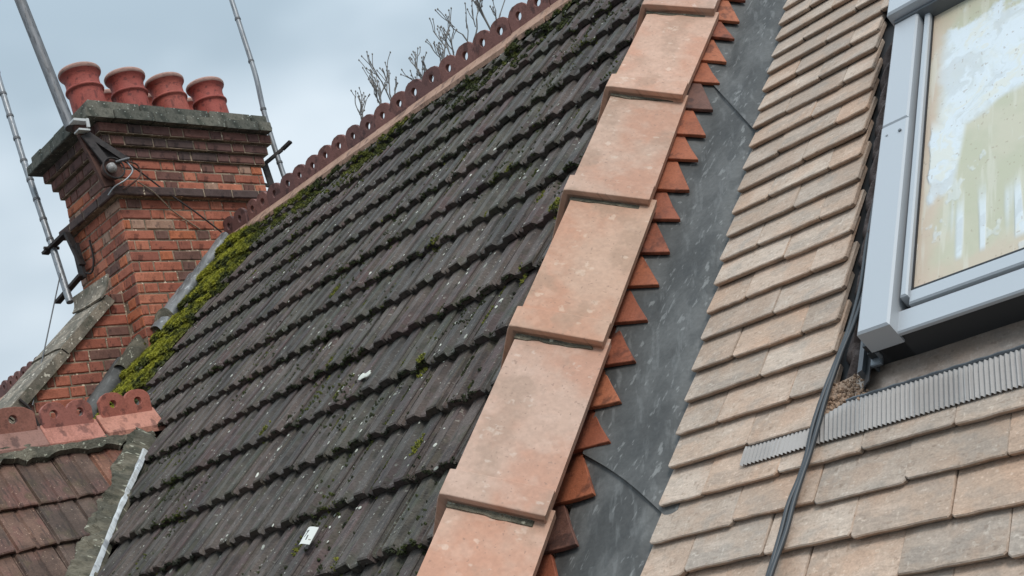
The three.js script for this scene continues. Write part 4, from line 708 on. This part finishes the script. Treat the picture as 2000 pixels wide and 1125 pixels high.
  const A = new THREE.InstancedMesh(tuft, mossMat, spots.length), B = new THREE.InstancedMesh(cushion, mossMat, spots.length), mt = new THREE.Matrix4(), q = new THREE.Quaternion();
  spots.forEach(([x, s, n, r, b], i) => {
    const y = rnd(), col = b < 0.3 ? mix3([0.026, 0.028, 0.016], [0.045, 0.055, 0.014], b / 0.3) : mix3([0.045, 0.055, 0.014], [0.31, 0.30, 0.035], (b - 0.3) / 0.7), k = 0.75 + 0.5 * y;
    q.setFromEuler(new THREE.Euler((rnd() - 0.5) * 0.7, (rnd() - 0.5) * 0.7, rnd() * 6.283));
    mt.compose(V(x, s, n + r * 0.3), q, V(r, r, r * 0.9)); A.setMatrixAt(i, mt); A.setColorAt(i, C(col[0] * k * 1.1, col[1] * k * 1.1, col[2] * k));
    mt.compose(V(x, s, n), q, V(r * 0.8, r * 0.8, r * 0.5)); B.setMatrixAt(i, mt); B.setColorAt(i, C(col[0] * k * 0.8, col[1] * k * 0.8, col[2] * k * 0.8));
  });
  const g = thing('moss', 'green moss tufts over the dark tiles, thickest beside the chimney', 'moss', 'roof'); g.userData.kind = 'stuff';
  A.name = 'moss_shoots'; B.name = 'moss_cushions'; for (const m of [A, B]) { m.castShadow = m.receiveShadow = true; m.userData.kind = 'stuff'; g.add(m); }

  const N = 1500, lich = new THREE.InstancedMesh(cushion, S({ color: C(1, 1, 1), roughness: 0.95 }), N);
  for (let i = 0; i < N; i++) {
    let x, s; do { x = -6.0 + rnd() * 3.93; s = 1.0 + rnd() * 3.45; } while (inGable(x, s) || fbm3(x * 6, s * 6, 7, 2, 91) < 0.46);
    const big = rnd() < 0.10, r = big ? 0.004 + rnd() * 0.004 : 0.0014 + rnd() * 0.0028; q.setFromEuler(new THREE.Euler(0, 0, rnd() * 6.283));
    mt.compose(V(x, s, surfN(x, s) + 0.0008), q, V(r * (1 + rnd() * 0.8), r, r * 0.35)); lich.setMatrixAt(i, mt); const k = 0.35 + rnd() * 0.65; lich.setColorAt(i, C(0.62 * k, 0.61 * k, 0.52 * k));
  }
  for (let i = 0; i < 14; i++) { mt.compose(V(-2.915 + rnd() * 0.05, 2.135 + rnd() * 0.012, -0.003), q, V(0.008 + rnd() * 0.008, 0.006 + rnd() * 0.005, 0.004)); lich.setMatrixAt(i, mt); lich.setColorAt(i, C(0.6, 0.6, 0.53)); }
  lich.name = 'lichen'; lich.rotation.x = -Math.PI / 4; lich.position.copy(ROOF_O); lich.castShadow = lich.receiveShadow = true; scene.add(lich); tag(lich, 'white lichen specks dotted over the dark ribbed tiles', 'lichen', null, 'stuff');

  // torn label lying on the tiles, two dark pen strokes on it
  const cv = document.createElement('canvas'); cv.width = cv.height = 128; const c = cv.getContext('2d'); c.fillStyle = '#dcdbd2'; c.fillRect(0, 0, 128, 128); c.strokeStyle = '#2c2522'; c.lineWidth = 9; c.beginPath(); c.moveTo(34, 34); c.lineTo(58, 30); c.lineTo(40, 78); c.stroke(); c.beginPath(); c.moveTo(72, 62); c.lineTo(70, 98); c.stroke(); c.fillStyle = '#8f877a'; c.fillRect(90, 90, 20, 8);
  const pt = new THREE.CanvasTexture(cv); pt.colorSpace = THREE.SRGBColorSpace;
  const paper = sheet(6, 6, (u, v) => [(u - 0.5) * 0.052 + 0.006 * v, (v - 0.5) * 0.055, 0.004 + 0.007 * Math.sin(u * 3 + 0.5) + 0.003 * v], 0.0008, (p) => [clamp(p[0] / 0.058 + 0.45), clamp(p[1] / 0.055 + 0.5)]);
  const pm = mesh('paper_scrap', paper, S({ map: pt, roughness: 0.8 }), scene); pm.rotation.x = -Math.PI / 4; pm.position.copy(rp(-2.70, 1.437, 0.002)); pm.rotateZ(-0.12); tag(pm, 'torn white scrap of paper with dark marks lying on the dark tiles', 'paper');
}

// ------------------------------------------------------------------ bare trees behind the ridge
function bareTree(label, base, topPts, seed) {
  const rnd = rngOf(seed), g = thing('bare_tree', label, 'tree', 'world', 'bare trees behind the ridge'), trunkTop = base.clone().lerp(topPts[0], 0.55); trunkTop.x = base.x * 0.6 + topPts[0].x * 0.4;
  const parts = []; mesh('trunk', rod(base, trunkTop, 0.16, 0.10, 9), M.bark, g);
  const grow = (p, d, len, r, depth) => {
    const mid = p.clone().addScaledVector(d, len * 0.5).add(V((rnd() - 0.5) * len * 0.16, (rnd() - 0.3) * len * 0.1, (rnd() - 0.5) * len * 0.16)), e = p.clone().addScaledVector(d, len).add(V(0, len * 0.06, 0));
    parts.push(tube([p, mid, e], r, depth > 2 ? 4 : 5, 4));
    if (depth <= 0) { const bud = new THREE.IcosahedronGeometry(r * 2.1, 0); bud.scale(1, 1.6, 1); bud.translate(e.x, e.y, e.z); parts.push(bud); return; }
    const n = 2 + (rnd() * 2.4 | 0); for (let i = 0; i < n; i++) { const t = i === 0 ? 1 : 0.35 + rnd() * 0.6, o = p.clone().lerp(e, t), nd = d.clone().add(V((rnd() - 0.5) * 1.5, 0.15 + rnd() * 0.5, (rnd() - 0.5) * 1.5)).normalize(); grow(o, nd, len * (0.5 + rnd() * 0.35), Math.max(0.0055, r * 0.72), depth - 1); }
  };
  topPts.forEach((p, i) => { const s = trunkTop.clone(), e = p.clone().add(V(0, -0.85, 0)); parts.push(tube([s, s.clone().lerp(e, 0.5).add(V((rnd() - 0.5) * 0.6, 0.2, (rnd() - 0.5) * 0.6)), e], 0.045, 6, 8)); grow(e, V((rnd() - 0.5) * 0.5, 1, (rnd() - 0.5) * 0.5).normalize(), 0.46, 0.014, 3); });
  mesh('branches', join(parts.map((q) => q)), M.bark, g); rebase(g, base.clone()); return g;
}
{
  const at = (x, y) => { const k = 10 / 14; return cw(x * k, y * k, -10); };
  bareTree('bare budding tree behind the ridge, the lower clump nearer the chimney', V(-10.4, 0, -10.4), [at(-15.15, 9.0), at(-14.6, 9.05), at(-14.1, 8.95)], 3);
  bareTree('bare budding tree behind the ridge, the tall clump in the middle', V(-9.1, 0, -10.2), [at(-13.1, 8.75), at(-12.7, 8.85), at(-12.2, 8.55), at(-12.9, 8.45)], 8);
  bareTree('bare budding tree behind the ridge, the few twigs nearest the top edge', V(-8.0, 0, -10.2), [at(-11.75, 8.9), at(-11.3, 8.75)], 14);
}

renderer.render(scene, camera);
